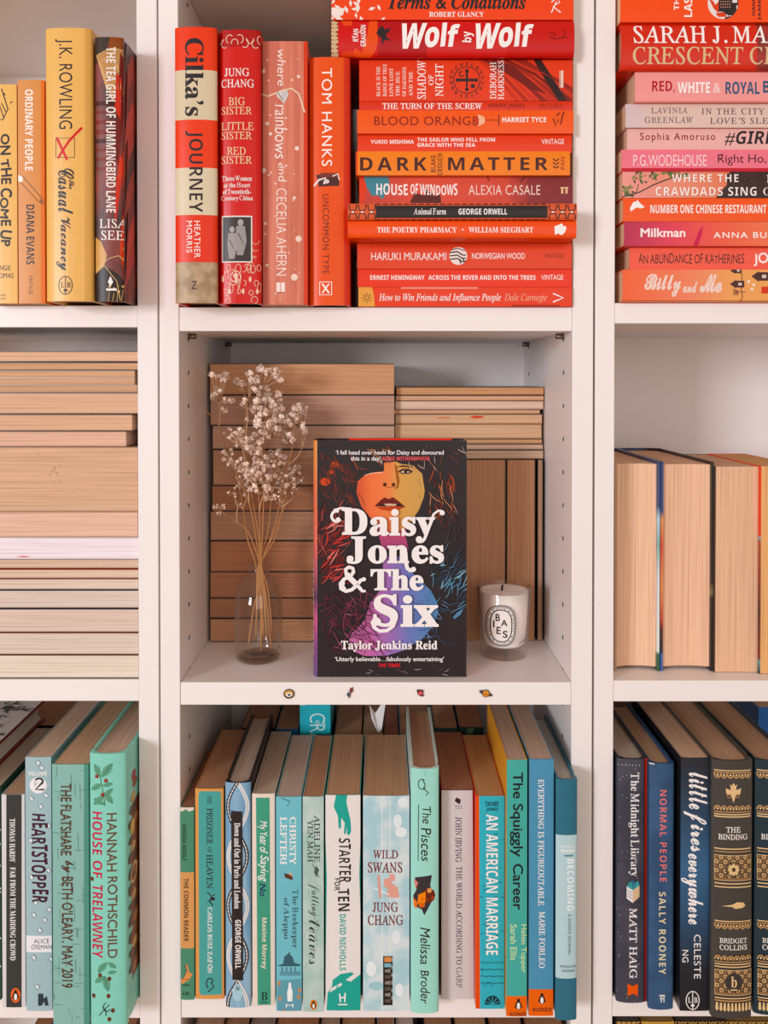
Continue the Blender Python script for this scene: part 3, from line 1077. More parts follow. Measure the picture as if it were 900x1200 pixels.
d.T('Terms & Conditions', (455, -6, 616, 11), K, 'h', 'j', w=.012).A('ROBERT GLANCY', (503, 14, 567, 20), W, 'h', 's')
d.L([(646, 3), (652, -2), (656, 3), (648, 8), (657, 15)], 1.3, W, 'publisher_mark').L([(652, 2), (646, 15)], 1.3, W, 'publisher_mark').done()

# ------------------------------------------------------------------ top right: pink pile
g = 'pile of pink and orange books on the upper right shelf'
S = SH['right'][0]
d = pile('pb', 729.6, 316, 984, 355, -.004, .129, 'ef6a34', 'd9ab85', 'orange paperback with white script title and little black houses, bottom of the pink pile', g)
d.R(725, 310, 990, 360, grad('Z', [(0.0, 'e8a44e'), (0.1, 'eda055'), (0.125, 'ee8a5c'), (0.15, 'ef7a52'), (0.2, 'f0602a')]))
d.T('Billy', (755, 321, 798, 348), 'f0d2c6', 'h', 'k', w=.03).T('and', (800, 330, 817, 343), 'f0d2c6', 'h', 'k', w=.02).T('Me', (820, 321, 846, 343), 'f0d2c6', 'h', 'k', w=.03)
d.L([(868, 316), (869.5, 324), (868, 336), (870, 348), (867, 354)], 1, '5a2f24')
for x, yy, s in ((858, 333, 1.0), (884, 324, 1.25), (858, 317, .8)):
    d.P([(x - 3 * s, yy), (x + 4 * s, yy - 5 * s), (x + 4 * s, yy + 5 * s)], '4a2a26').R(x + 4 * s, yy - 4 * s, x + 14 * s, yy + 4 * s, '4a2a26').R(x + 7 * s, yy - 1.6 * s, x + 11 * s, yy + 1.6 * s, 'd9c6b4')
for x, yy in ((877, 330), (883, 334), (881, 339)):
    d.E(x, yy, 1.8, 1.8, 'f6dfc8', n=10)
for i in range(5):
    d.L([(859, 339 + i * 1.6), (865, 341 + i)], .8, '5a2f24')
d.L([(864, 342), (874, 342)], .8, '5a2f24').R(892, 336, 903, 344, 'd8391f')
d.L([(726, 352.6), (990, 353.2)], 1.2, '9a5b3c').done()
d = pile('pb', 737.6, 290, 990, 316, .004, .129, 'f0705f', 'd9ab85', 'coral pink paperback with thin uneven black capitals, second from bottom of pink pile', g)
d.T('AN ABUNDANCE OF KATHERINES', (748, 296.5, 872, 309.5), '4a1f1f', 'h', jit=.1).A('JOHN GREEN', (883, 296, 975, 312), W, 'h', jit=.1, w=.02).done()
d = pile('pb', 731.4, 260, 985, 289.6, -.003, .129, 'e8503c', 'd9ab85', 'paperback fading from magenta at the left to orange, with white rounded lettering', g)
d.R(725, 255, 990, 295, grad('Z', [(0.0, 'f09058'), (0.07, 'ee7146'), (0.11, 'ec5a3e'), (0.15, 'e33f52'), (0.2, 'b52550')]))
d.P([(812, 289), (818, 272), (824, 264), (822, 276), (818, 288)], 'cc2f55').T('Milkman', (750.5, 267.5, 803, 278), W, 'h', w=.02).A('ANNA BURNS', (836, 272, 925, 279), W, 'h', w=.01, tr=.1).done()
d = pile('pb', 730, 232.4, 984, 259.4, -.003, .129, 'f15f31', 'd9ab85', 'orange paperback with a white leaping animal and condensed white capitals', g)
d.P([(738, 244), (742, 237), (746, 236), (747, 233.5), (748.5, 236.5), (752, 240), (755.5, 243), (750, 244.5), (747, 243), (743, 245), (739, 248)], W)
d.T('NUMBER ONE CHINESE RESTAURANT', (762, 240, 898, 250), W, 'h', 'b').done()
d = pile('pb', 729.2, 201.4, 983, 232, -.003, .129, 'e07a62', 'd9ab85', 'paperback with green branches and a dark wood printed behind white capitals', g)
d.R(725, 200, 850, 235, grad('Z', [(0.1, 'e27a54'), (0.15, 'e88c70'), (0.2, 'ef9a92')]))
d.P([(838, 233), (845, 224), (852, 216), (850, 206), (858, 200), (990, 200), (990, 235)], '3a2523')
d.L([(729, 231), (750, 225), (765, 217), (780, 211), (800, 205)], 1.5, '4c3a2a').L([(745, 228), (748, 216)], 1, '4c3a2a')
for i in range(60):
    t = rnd.random()
    x, yy = rnd.choice([(730 + 12 * t, 217 + rnd.random() * 13), (742 + 36 * t, 202 + rnd.random() * 12), (782 + 22 * t, 201 + rnd.random() * 6)])
    a = rnd.uniform(0, 3)
    s = rnd.uniform(1.2, 2.8)
    d.P([(x + 1.6 * s * cos(a), yy + 1.6 * s * sin(a)), (x - .7 * s * sin(a), yy + .7 * s * cos(a)), (x - 1.6 * s * cos(a), yy - 1.6 * s * sin(a)), (x + .7 * s * sin(a), yy - .7 * s * cos(a))], rnd.choice(['5c6a3a', '77803f', '47532f', '8a8a4c', '3f4a2c']))
for i in range(26):
    d.E(855 + rnd.random() * 44, 202 + rnd.random() * 29, .8, .8, rnd.choice(['8a5146', '6e4039', 'a35f4e']), n=6)
d.T('WHERE THE', (787, 204.5, 865, 213.5), W, 'h', 'b', w=-.01, tr=.08).T('CRAWDADS SING', (768, 219.5, 886, 229.5), W, 'h', 'b', w=-.01, tr=.06).A('DELIA', (898, 205, 935, 214), W, 'h', 'r').A('OWENS', (894, 220, 940, 229), W, 'h', 'r').done()
d = pile('pb', 728.4, 175.4, 982, 201, -.003, .129, 'ee8291', 'd9ab85', 'bubblegum pink paperback with white art deco capitals and dark curly title', g)
d.R(725, 197, 990, 203, 'c52f3c')
d.A('P.G.WODEHOUSE', (742, 181.5, 828, 194.5), 'f8dcd8', 'h', w=-.006).T('Right Ho, Jeeves', (841, 181, 940, 194), '4c1d26', 'h')
d.ring(845, 184, 3.5, 3, .9, '4c1d26', 'title_lettering', 12, 1.5, 5.5).done()
d = pile('pb', 734.6, 151, 984, 175, .004, .129, 'e9b1aa', 'd9ab85', 'dusty pink paperback with dark red author name and bold black slanted word', g)
d.A('Sophia Amoruso', (750, 155.5, 838, 167), '93383a', 'h', w=.01, tr=.12).T('#GIRLBOSS', (849, 153.5, 958, 170.5), '241a1c', 'h', 'b', sl=.2).done()
d = pile('pb', 733, 122, 984, 150.8, .001, .129, 'dfbfb2', 'd9ab85', 'pale beige paperback with two rows of grey serif capitals', g)
d.R(728, 120, 760, 152, grad('Z', [(0.17, 'dfbfb2'), (0.2, 'd3bcc4')]))
d.A('LAVINIA', (763, 126, 805.5, 133), '6b5650', 'h', 'r', tr=.1).A('GREENLAW', (755.5, 137, 812, 144.4), '6b5650', 'h', 'r', tr=.08).T('IN THE CITY OF', (822, 127, 915, 134.4), '4f3f3b', 'h', 'r', tr=.14).T('LOVE’S SLEEP', (832, 138, 915, 145.4), '4f3f3b', 'h', 'r', tr=.1).done()
d = pile('pb', 744, 84.6, 996, 121.6, -.003, .129, 'f0a09c', 'd9ab85', 'pink paperback with red, white and blue title lettering', g)
d.L([(740, 119.6), (1000, 119.6)], 2, 'd98070')
d.T('RED,', (764, 95, 790.5, 109), 'b52330', 'h', 'b').T('WHITE', (794, 96.5, 832, 109), 'fbf1ee', 'h', 'b').T('&', (835.5, 97.5, 844.5, 109), 'f7cfca', 'h', 'g', w=.01).T('ROYAL', (850, 96, 890, 110.5), '1d5277', 'h', 'b').T('BLUE', (894, 95, 930, 109), '1d5277', 'h', 'b').done()
d = pile('hb', 726.6, 28.4, 1020, 85, -.005, .16, 'd22c17', 'd2ad8c', 'big red hardback with large white and gold thin serif capitals', g)
d.R(885, 25, 1030, 90, mottled('a82418', '7e1c18', 50))
d.A('SARAH J. MAAS', (741, 31.5, 927, 53), W, 'h', 'r').T('CRESCENT CITY', (740, 57, 932, 77), 'd9b98a', 'h', 'r').done()
d = pile('pb', 727, -16, 985, 27.4, -.009, .13, 'f5501a', 'd9ab85', 'orange book with a white circle showing a dark building, top of the pink pile', g)
d.T('THE', (789.5, -8, 795.5, 12), W, 'u', 'b').T('LAST', (801.5, -10, 811, 20), W, 'u', 'b')
d.E(847, 4, 18, 18.5, 'e8dcd4')
d.P([(847 + 18 * cos(a), 4 + 18.5 * sin(a)) for a in [i * .157 - .9 for i in range(16)]] + [(847, 10)], '2b2222')
d.R(842, -12, 858, 14, '2b2222').P([(830, -2), (836, 2), (838, 6), (842, 2), (842, 16), (836, 10)], 'd84a30').P([(838, 16), (848, 14), (852, 20), (842, 20)], 'd84a30')
for i in range(5):
    for j in range(6):
        d.R(844 + i * 2.6, -8 + j * 3.2, 845.2 + i * 2.6, -6.8 + j * 3.2, 'd9a08c')
d.A('HANNA', (881, -9, 884.5, 18), K, 'u', 'b').A('JAMESON', (888, -20, 892, 24), K, 'u', 'b').done()
# ------------------------------------------------------------------ middle left: pile with its page edges to the front
g = 'pile of books with page edges out on the left middle shelf'
S = SH['left'][1]
for ya, xr, y, kind, cov, pg, lab in (
        (767.5, 161, .004, 'pb', '3a2c28', 'd8cbb8', 'book with cream page edge at the very bottom of the left pile'),
        (741.5, 161, .004, 'pb', '8a4a2c', 'd0bdae', 'book with pale grey-pink page edge, second from bottom of left pile'),
        (713.5, 161, .004, 'pb', '38302e', 'cfb7a6', 'book with thick pinkish grey page edge, third from bottom of left pile'),
        (691.5, 161, .005, 'pb', '2c3033', 'd0bcae', 'book with grey page edge, fourth from bottom of left pile'),
        (678, 161, .005, 'pb', '2f4048', 'd3bda8', 'thin book under a dark blue cover line, fifth from bottom of left pile'),
        (667, 161, .004, 'pb', 'a33a26', 'd0b59c', 'thin book under a red cover line, sixth from bottom of left pile'),
        (655, 161, .005, 'pb', '7a2f24', 'cbae94', 'thin tan-edged book directly under the bright white one in the left pile'),
        (630, 161.2, .003, 'pb', 'e4dadc', 'e6dae0', 'book with bright white page edge in the middle of the left pile'),
        (600, 160.4, .003, 'pb', 'c79b85', 'd9ae95', 'book with pinkish page edge resting on the bright white one in the left pile'),
        (524, 160.6, .003, 'pb', 'b98e70', 'cb9f7c', 'very thick tan book with faint stains, biggest of the left pile'),
        (505.5, 147, .004, 'pb', '9c7458', 'd6a88c', 'short pale pink-tan book lying on the very thick tan one'),
        (485.5, 154, .004, 'pb', '5b4438', 'd0a27e', 'tan-edged book ending short of the white panel, second above the very thick one'),
        (460, 160.8, .004, 'pb', '5b4438', 'd0a382', 'thicker tan-edged book, third above the very thick one in the left pile'),
        (451, 160, .004, 'pb', 'caa58c', 'c1906a', 'very thin brown-edged book, fifth from top of left pile'),
        (443, 157, .004, 'pb', 'd8b8a0', 'c8976e', 'very thin tan-edged book, fourth from top of left pile'),
        (434.5, 157, .004, 'pb', 'd8b8a0', 'c8986f', 'very thin tan-edged book, third from top of left pile'),
        (424.5, 160.8, .004, 'pb', '2f2a2a', 'c39269', 'thin brown-edged book, second from top of left pile'),
        (411.5, 160.9, .004, 'pb', '3a3034', 'd6a884', 'tan-edged book at the very top of the left pile')):
    d = pile(kind, xr - 252 - rnd.uniform(0, 3), ya, xr, 0, y, .128 + rnd.uniform(0, .004), cov, pg, lab, g, fore=True)
    if 'bright white' in lab and 'middle' in lab:
        f = fore_print(d, y, .13)
        f.place = lambda a, b, e, D_=d.depth: (a, D_ - .0002 + e, b)
        f.P([(18, 652), (28, 651.4), (37, 652), (28, 653.4)], 'e0707c', 'ink_mark').done()
    if 'very thick tan book with' in lab:
        f = fore_print(d, y, .13)
        f.place = lambda a, b, e, D_=d.depth: (a, D_ - .0002 + e, b)
        for i in range(22):
            x, yy = 62 + rnd.gauss(0, 9), 556 + rnd.gauss(0, 11)
            f.E(x, yy, rnd.uniform(.5, 1.8), rnd.uniform(.4, 1.4), 'bd906c', 'stain', 7)
        f.done()

# ------------------------------------------------------------------ middle: the row of piles at the back of the display shelf
g = 'pile of books at the back of the display shelf, left'
S = SH['mid'][1]
for ya, x0, pg, lab in (
        (725, 245.5, 'b27c52', 'page-edge-out book at the bottom of the pile behind the glass bottle'),
        (701, 245, '9a5f38', 'thin brown page-edge-out book second from bottom behind the glass bottle'),
        (670, 245.5, 'a2623a', 'red-brown page-edge-out book level with the shoulder of the glass bottle'),
        (634, 246, 'a8673c', 'red-brown page-edge-out book level with the neck of the glass bottle'),
        (599, 246, 'aa7a58', 'greyish tan page-edge-out book just above the neck of the glass bottle'),
        (569, 248, 'a0643a', 'red-brown page-edge-out book behind the lower flower stems'),
        (527, 249, 'b0805f', 'thick dull tan page-edge-out book behind the middle of the dried flowers'),
        (498.5, 248.5, 'c0937a', 'pinkish tan page-edge-out book third from top behind the dried flowers'),
        (463, 246, 'b68a72', 'pinkish brown page-edge-out book second from top behind the dried flowers'),
        (426, 245.5, 'c98f62', 'orange-tan page-edge-out book topmost of the tall pile behind the dried flowers')):
    pile('pb', x0, ya, x0 + (216.5 if ya < 480 else 214), 0, .118 + rnd.uniform(0, .003), .128, '4a352a', pg, lab, g, fore=True)

g = 'upright books with page edges out behind the candle'
S0 = SH['mid'][1]
V = []
for x0, x1, pg, cov, lab in ((545, 592.5, 'b07a52', '8a6244', 'upright tan page-edge-out book partly hidden behind the dark cover book, left of candle'),
                             (593.5, 627.4, 'b47c52', '3a2a20', 'upright tan page-edge-out book right behind the candle'),
                             (629.4, 636.5, 'a57c5e', '1f1a18', 'narrow dark-covered upright book against the right wall behind candle')):
    d = book('pb', x0, 539, x1, 752, .124, .13, cov, pg, lab, g, S0, fore=True)
    V.append(d.top)
g = 'pile of books lying across the upright ones, right'
S = max(V) + 0.0002
for ya, x0, x1, y, pg, cov, lab in (
        (527.5, 463, 637.5, .128, 'c7a78c', '6e5646', 'grey-tan book lying directly on the upright books, bottom of the right back pile'),
        (520.5, 464, 637, .13, 'd2ae92', '8f6f58', 'thin pale book, second from bottom of the right back pile'),
        (514.5, 464.5, 636, .13, 'cb986a', '8a6244', 'thin tan book, third from bottom of the right back pile'),
        (497, 463, 635.5, .13, 'd3a67c', '9c7650', 'thicker tan book in the middle of the right back pile'),
        (485.5, 463.5, 636, .129, 'd4a57a', 'a98060', 'tan book with two small red marks on its page edge, right back pile'),
        (480, 461.5, 633.5, .128, 'cf9f74', '8a6244', 'thin tan book just under the palest one in the right back pile'),
        (470, 463.5, 637.5, .129, 'e0bba2', 'c9a890', 'palest pinkish book, third from top of the right back pile'),
        (463.5, 464, 638, .129, 'd2a27a', '8a6244', 'thin tan book, second from top of the right back pile'),
        (453.5, 464.5, 638, .129, 'c88d56', '3a2a20', 'orange-brown book on top of the right back pile')):
    d = pile('pb', x0, ya, x1, 0, y, .115, cov, pg, lab, g, fore=True)
    if 'red marks' in lab:                       # ink marks on the page edge
        fore_print(d, y, .115).P([(550, 488.4), (558, 487), (567, 487.6), (566, 489.6), (556, 490.4)], 'd8543c', 'ink_mark').P([(512, 489.3), (527, 488.8), (527, 489.7), (513, 490)], 'd8543c', 'ink_mark').done()

# ------------------------------------------------------------------ the displayed hardback, front cover to the viewer
yF = .0145
A, B = at(366.2, 793, yF), at(546.6, 793, yF)
Ht = at(455, 516.5, yF).z - S0
Wd, Tk = B.x - A.x - 0.0046, 0.031
loc = Vector((A.x + 0.0046, yF + Tk, S0 + .0003))
root = thing('hardback_book', 'dark hardback shown face-on with a woman’s face and huge white title on its cover', 'book', None, loc, Matrix.Rotation(-pi / 2, 3, 'Z'))
d = make_book(root, 'hb', Tk, Wd, Ht, '2c2426', 'e2453a', bulge=0.0046)
sp = grad('Z', [(0.0, '6a4a86'), (0.03, '8a4a86'), (0.055, 'd2588c'), (0.075, '5a3a5c'), (0.10, 'c25a6a'), (0.13, 'e8705a'), (0.17, 'e8744c'), (0.22, 'ee9a4a')], .35)
d.bounds = (0, 0, Tk, Ht)
d.loc = lambda px, py: (px, py)
d.add('spine_artwork', [(0, 0), (Tk, 0), (Tk, Ht), (0, Ht)], [(0, 1, 2, 3)], sp)
for i in range(14):
    z = .02 + i * .0065
    d.add('title_lettering', [(Tk * .55, z), (Tk * .8, z), (Tk * .8, z + .003 + (i % 3) * .0012), (Tk * .55, z + .0042)], [(0, 1, 2, 3)], 'f2e6e2')
d.done()
c = Print(root, lambda px, py: (at(px, py, yF).x - loc.x, at(px, py, yF).z - S0), lambda a, b, e: (Tk + e, a, b), (0.0002, 0.0002, Wd - 0.0002, Ht - 0.0002))


def q(*v):
    return [(350 + v[i] / 3.871, 500 + v[i + 1] / 3.871) for i in range(0, len(v), 2)]


XA = lambda x: at(350 + x / 3.871, 650, yF).x - loc.x
ca = 'cover_artwork'
c.R(360, 500, 560, 800, '2b2225', ca)
rh = random.Random(3)
FACE = grad('Y', [(XA(255), 'c8461e'), (XA(330), 'ee6e34'), (XA(415), 'e8803c'), (XA(445), 'd99a44'), (XA(580), 'c99a4a')], .35)
NECK = grad('Y', [(XA(235), 'c76aa6'), (XA(330), 'c263a4'), (XA(420), '9a6cb4'), (XA(500), '6a76b8'), (XA(620), '4b83b4')], .35)
c.P(q(345, 400, 500, 400, 485, 500, 500, 560, 380, 560, 360, 480), grad('Z', [(.12, '9c3a7a'), (.135, 'c04468'), (.155, 'd4502c'), (.17, '8a4a28')]), ca)
c.P(q(385, 590, 460, 590, 490, 640, 600, 745, 628, 800, 632, 850, 610, 905, 560, 965, 480, 1015, 400, 1040, 300, 1042, 250, 1020, 228, 975, 240, 940, 300, 880, 325, 800, 372, 740, 380, 680), NECK, ca)
c.P(q(262, 300, 266, 250, 300, 222, 345, 208, 385, 205, 388, 165, 440, 160, 470, 172, 520, 172, 556, 205, 575, 262, 568, 320, 545, 380, 510, 430, 470, 470, 425, 482, 380, 462, 330, 420, 285, 365), FACE, ca)
# fringe and hair framing the face
c.P(q(240, 150, 386, 150, 388, 200, 350, 207, 300, 220, 268, 246, 258, 330, 240, 300), '2a2022', ca).P(q(440, 158, 520, 150, 590, 160, 600, 330, 560, 370, 573, 300, 560, 215, 520, 178, 480, 172), '2a2022', ca)
c.L(q(300, 222, 330, 212, 380, 209), .6, 'f0d8c4', ca)
c.P(q(448, 205, 470, 192, 500, 192, 520, 206, 500, 216, 470, 216), '4a2a1c', ca).P(q(462, 207, 480, 200, 505, 207, 485, 213), 'e8cfae', ca).E(350 + 485 / 3.871, 500 + 206 / 3.871, 2, 1.9, '1d1616', ca)
c.P(q(440, 185, 470, 176, 520, 182, 515, 187, 470, 184), '3a2219', ca)
c.P(q(434, 170, 446, 180, 458, 245, 452, 280, 438, 288, 446, 262), 'a35a26', ca).E(350 + 391 / 3.871, 500 + 264 / 3.871, 2.2, 2.2, '4a1c12', ca).E(350 + 430 / 3.871, 500 + 264 / 3.871, 2.2, 2.2, '5a2a14', ca)
c.L(q(384, 270, 408, 278, 440, 274), .7, '8a3a1c', ca)
c.P(q(343, 362, 372, 335, 390, 322, 408, 330, 428, 321, 455, 340, 484, 366, 450, 352, 410, 350, 370, 354), '6e2018', ca).P(q(343, 362, 372, 353, 410, 349, 450, 351, 484, 366, 440, 362, 400, 362), '2c1212', ca).P(q(385, 352, 410, 350, 445, 353, 440, 360, 400, 361), 'd9b49a', ca)
c.P(q(350, 364, 400, 362, 440, 362, 484, 367, 450, 380, 410, 384, 375, 378), 'c04a26', ca)
c.L(q(268, 300, 290, 330, 300, 360), .7, '5a2014', ca).L(q(540, 240, 556, 280), .6, 'a87a3a', ca).L(q(545, 300, 552, 330), .6, 'a87a3a', ca)


def strands(n, x0, x1, y0, y1, ang, ln, wd, cols):
    for _ in range(n):
        x, y = rh.uniform(x0, x1), rh.uniform(y0, y1)
        a = ang + rh.uniform(-.5, .5)
        s = rh.uniform(.35, 1) * ln
        k = rh.uniform(-.5, .5)
        w2 = rh.uniform(.5, 1) * wd * 2.6
        lf, rt = [], []
        for i in range(7):
            t = i / 6
            px_, py_, aa = x + s * t * cos(a + k * t), y + s * t * sin(a + k * t), a + 2 * k * t
            ww = w2 * sin(pi * min(1, t * .9 + .08)) ** .8
            lf.append((px_ - ww * sin(aa), py_ + ww * cos(aa)))
            rt.append((px_ + ww * sin(aa), py_ - ww * cos(aa)))
        v = [z for p in lf + rt[::-1] for z in p]
        c.P(q(*v), rh.choice(cols), ca)


RED, ROSE, ORANGE, BLUE = ['7a2a28', 'a43c36', '5e2226', 'c86058', '421c20', '331c20', '4a2024'], ['8a4058', '642c40', 'b87084', '4c2234', '3c1e2a', '34202a'], ['b0563a', '8a422c', 'd08858', '5a2e22', '6a3826', '3c2420'], ['345a74', '28445a', '5c8aa2', '22343f', '2a2c32']
for x, y, a, r in ((120, 250, .9, 26), (165, 172, .6, 20), (150, 205, .8, 14)):
    c.P(q(x - r, y, x - r * .3, y - r * .7, x + r * .7, y - r * .5, x + r, y + r * .2, x + r * .3, y + r * .8, x - r * .7, y + r * .6), ['d2552f', 'b84a30', 'c45236'][int(r) % 3], ca)
strands(60, 92, 250, 110, 330, 1.1, 90, .9, ['5a2a22', '7a3626', '46201e', '9a4a30', '6a3024'])
strands(90, 92, 250, 330, 640, 1.9, 130, .9, RED)
strands(26, 100, 190, 430, 720, -.55, 95, 1.5, ['d8605a', 'c84a44', 'e88a80', 'b03c3a'])
strands(110, 105, 340, 740, 1010, .7, 120, .8, ROSE)
strands(40, 110, 330, 740, 900, 2.2, 100, .8, ['4a2030', '6e2c40', '8a4056'])
strands(46, 585, 700, 170, 400, 1.35, 100, .9, ORANGE)
strands(30, 300, 400, 75, 150, .8, 60, .7, ORANGE + ['d8c0b0'])
strands(30, 480, 740, 80, 180, 1.0, 60, .7, ['7a4a3c', 'c8a890', '5a342c', '44292a'])
strands(60, 580, 745, 590, 850, -.9, 100, .8, BLUE)
strands(16, 590, 745, 620, 760, -.8, 70, 1.2, ['78a8c0', '4a84a8', '8ab8cc'])
c.P(q(698, 862, 720, 838, 745, 826, 734, 850, 706, 870), '4f80a4', ca)
strands(26, 480, 660, 740, 980, .6, 80, .6, ['3a5c88', '6a90b8', '2f4468'])
strands(50, 640, 750, 380, 620, 1.5, 90, .6, ['3a3034', '443a3c', '332a2e'])
strands(14, 130, 740, 1095, 1132, .1, 40, .5, ['b8a8a4', '8a7a78', '5a4e4e'])


def bx(x0, y0, x1, y1):
    return (350 + x0 / 3.871, 500 + y0 / 3.871, 350 + x1 / 3.871, 500 + y1 / 3.871)


tl = 'title_lettering'
TW = 'f4ecea'
c.T('D', bx(196, 370, 312, 489), TW, 'h', 's', w=.02, part=tl).T('aisy', bx(322, 372, 618, 527), TW, 'h', 's', w=.022, part=tl)
c.ring(350 + 172 / 3.871, 500 + 405 / 3.871, 5.6, 6, 3.2, TW, tl, 14, .6, 5.2).E(350 + 180 / 3.871, 500 + 420 / 3.871, 2.6, 2.6, TW, tl).L(q(160, 378, 195, 368, 240, 372), 2.6, TW, tl)
c.L(q(598, 425, 612, 395, 632, 380, 650, 382), 2.6, TW, tl).E(350 + 650 / 3.871, 500 + 390 / 3.871, 3, 3, TW, tl).E(350 + 545 / 3.871, 500 + 517 / 3.871, 2.8, 2.6, TW, tl)
c.T('J', bx(218, 496, 306, 621), TW, 'h', 's', w=.02, part=tl).T('on', bx(314, 536, 500, 620), TW, 'h', 's', w=.022, part=tl).T('es', bx(512, 536, 658, 620), TW, 'h', 's', w=.022, part=tl)
c.E(350 + 232 / 3.871, 500 + 606 / 3.871, 3.6, 3.4, TW, tl)
c.L(q(484, 570, 487, 620, 492, 640, 505, 650, 520, 648), 4.6, TW, tl).E(350 + 520 / 3.871, 500 + 645 / 3.871, 3, 3, TW, tl)
for pp, w in ((q(285, 738, 262, 712, 235, 686, 216, 664, 214, 645, 228, 635, 246, 640, 250, 656, 238, 674, 206, 690, 190, 710, 192, 732, 214, 744, 240, 738, 266, 716, 282, 694, 300, 690), 4.2), (q(262, 712, 235, 686, 218, 666), 6.4), (q(200, 700, 196, 722, 208, 738), 6), (q(262, 714, 290, 744, 304, 742), 3.4)):
    c.L(pp, w, TW, tl)
c.E(350 + 296 / 3.871, 500 + 690 / 3.871, 2.6, 2.4, TW, tl)
c.T('The', bx(326, 644, 567, 742), TW, 'h', 's', w=.022, part=tl)
c.T('S', bx(338, 757, 450, 905), TW, 'h', 's', w=.02, part=tl).T('ix', bx(462, 762, 634, 905), TW, 'h', 's', w=.022, part=tl)
c.L(q(440, 870, 428, 902, 400, 922, 368, 924, 342, 908, 334, 884, 346, 868, 364, 872), 4.2, TW, tl).E(350 + 362 / 3.871, 500 + 880 / 3.871, 3, 3, TW, tl)
c.A('Taylor Jenkins Reid', bx(193, 967, 628, 1018), TW, 'h', 's', w=.012)
c.T('‘I fell head over heels for Daisy and devoured', bx(170, 107, 657, 133), TW, 'h', 'g', w=.012, part='quote_lettering').T('this in a day’', bx(237, 134, 372, 160), TW, 'h', 'g', w=.012, part='quote_lettering').T('REESE WITHERSPOON', bx(380, 136, 592, 153), 'ee6a70', 'h', 'b', part='quote_lettering')
c.T('‘Utterly believable…fabulously entertaining’', bx(165, 1040, 658, 1066), TW, 'h', 'g', w=.012, part='quote_lettering').T('THE TIMES', bx(362, 1070, 462, 1087), 'ee4a50', 'h', 'b', sl=.2, part='quote_lettering')
c.done()
ep = Print(root, lambda px, py: (at(px, py, yF + Tk).x - loc.x, at(px, py, yF + Tk).z - S0), lambda a, b, e: (.0024 + e, a, b), (.002, .002, Wd - .002, Ht - .0001))
ep.R(409, 505, 529, 540, 'ee4a40', 'red_endpaper').done()
# ------------------------------------------------------------------ glass bottle with dried gypsophila
def glass(name, tint):
    """thin clear glass: sees through, reflects more at glancing angles"""
    m, n, l, p = nt(name)
    n.remove(p)
    tr = n.new('ShaderNodeBsdfTransparent')
    gl = n.new('ShaderNodeBsdfGlossy')
    gl.inputs['Roughness'].default_value = .03
    gl.inputs['Color'].default_value = (1, 1, 1, 1)
    lw = n.new('ShaderNodeLayerWeight')
    lw.inputs['Blend'].default_value = .5
    pw = n.new('ShaderNodeMath')
    pw.operation = 'POWER'
    l.new(lw.outputs['Facing'], pw.inputs[0])
    pw.inputs[1].default_value = 4.0
    fr = n.new('ShaderNodeMath')
    fr.operation = 'MULTIPLY_ADD'
    l.new(pw.outputs[0], fr.inputs[0])
    fr.inputs[1].default_value = 1.0
    fr.inputs[2].default_value = .025
    p3 = n.new('ShaderNodeMath')
    p3.operation = 'POWER'
    l.new(lw.outputs['Facing'], p3.inputs[0])
    p3.inputs[1].default_value = 4.5
    tm = n.new('ShaderNodeMix')
    tm.data_type = 'RGBA'
    tm.inputs['A'].default_value = tint
    tm.inputs['B'].default_value = (tint[0] * .58, tint[1] * .56, tint[2] * .48, 1)
    l.new(p3.outputs[0], tm.inputs['Factor'])
    l.new(tm.outputs['Result'], tr.inputs['Color'])
    mx = n.new('ShaderNodeMixShader')
    l.new(fr.outputs[0], mx.inputs[0])
    l.new(tr.outputs[0], mx.inputs[1])
    l.new(gl.outputs[0], mx.inputs[2])
    l.new(mx.outputs[0], n['Material Output'].inputs['Surface'])
    return m


def solid_glass(name, col):
    m, n, l, p = nt(name)
    p.inputs['Base Color'].default_value = col
    p.inputs['Roughness'].default_value = 0.02
    p.inputs['Transmission Weight'].default_value = 1.0
    p.inputs['IOR'].default_value = 1.45
    return m


VY = .066
vb = at(303, 772, VY)
VB = Vector((vb.x, VY, S0 + .0003))
pxm = (D0 + VY) / F                      # metres per pixel at the bottle
r0 = 28.2 * pxm
vase = thing('glass_bottle', 'small clear glass bottle vase on the display shelf holding dried white flowers', 'vase', None, VB)
H = S0 + 0
hz = lambda py: at(303, py, VY).z - S0
zt = hz(659.5)
prof_o = [(0, .0), (r0 * .80, 0), (r0 * .9, .0012), (r0 * .96, .004), (r0 * .985, .010), (r0, hz(735)), (r0 * .995, hz(712)), (r0 * .955, hz(701)), (r0 * .86, hz(690)), (r0 * .70, hz(680)), (r0 * .52, hz(673)), (r0 * .37, hz(669)), (r0 * .335, hz(666)), (r0 * .36, hz(664.5)), (r0 * .43, hz(662.5)), (r0 * .44, hz(660.5)), (r0 * .41, zt)]
th = .0017
prof_i = [(r0 * .30, zt), (r0 * .265, hz(664)), (r0 * .28, hz(668)), (r0 * .43, hz(674)), (r0 * .62, hz(681)), (r0 * .79, hz(691)), (r0 * .885, hz(702)), (r0 * .925, hz(713)), (r0 * .93, hz(735)), (r0 * .91, .012), (r0 * .80, .0065), (r0 * .4, .0055), (0, .0075)]
bm = bmesh.new()
lathe(bm, prof_o + prof_i, 64)
bmesh.ops.recalc_face_normals(bm, faces=bm.faces)
link('bottle_glass', bm, glass('clear_glass', (.985, .985, .975, 1)), vase)

bm = bmesh.new()
lathe(bm, [(0, .0012), (r0 * .78, .0012), (r0 * .88, .0026), (r0 * .885, .0042), (r0 * .78, .0052), (0, .0050)], 48)
bmesh.ops.recalc_face_normals(bm, faces=bm.faces)
link('bottle_base', bm, glass('base_glass', (.91, .915, .87, 1)), vase)

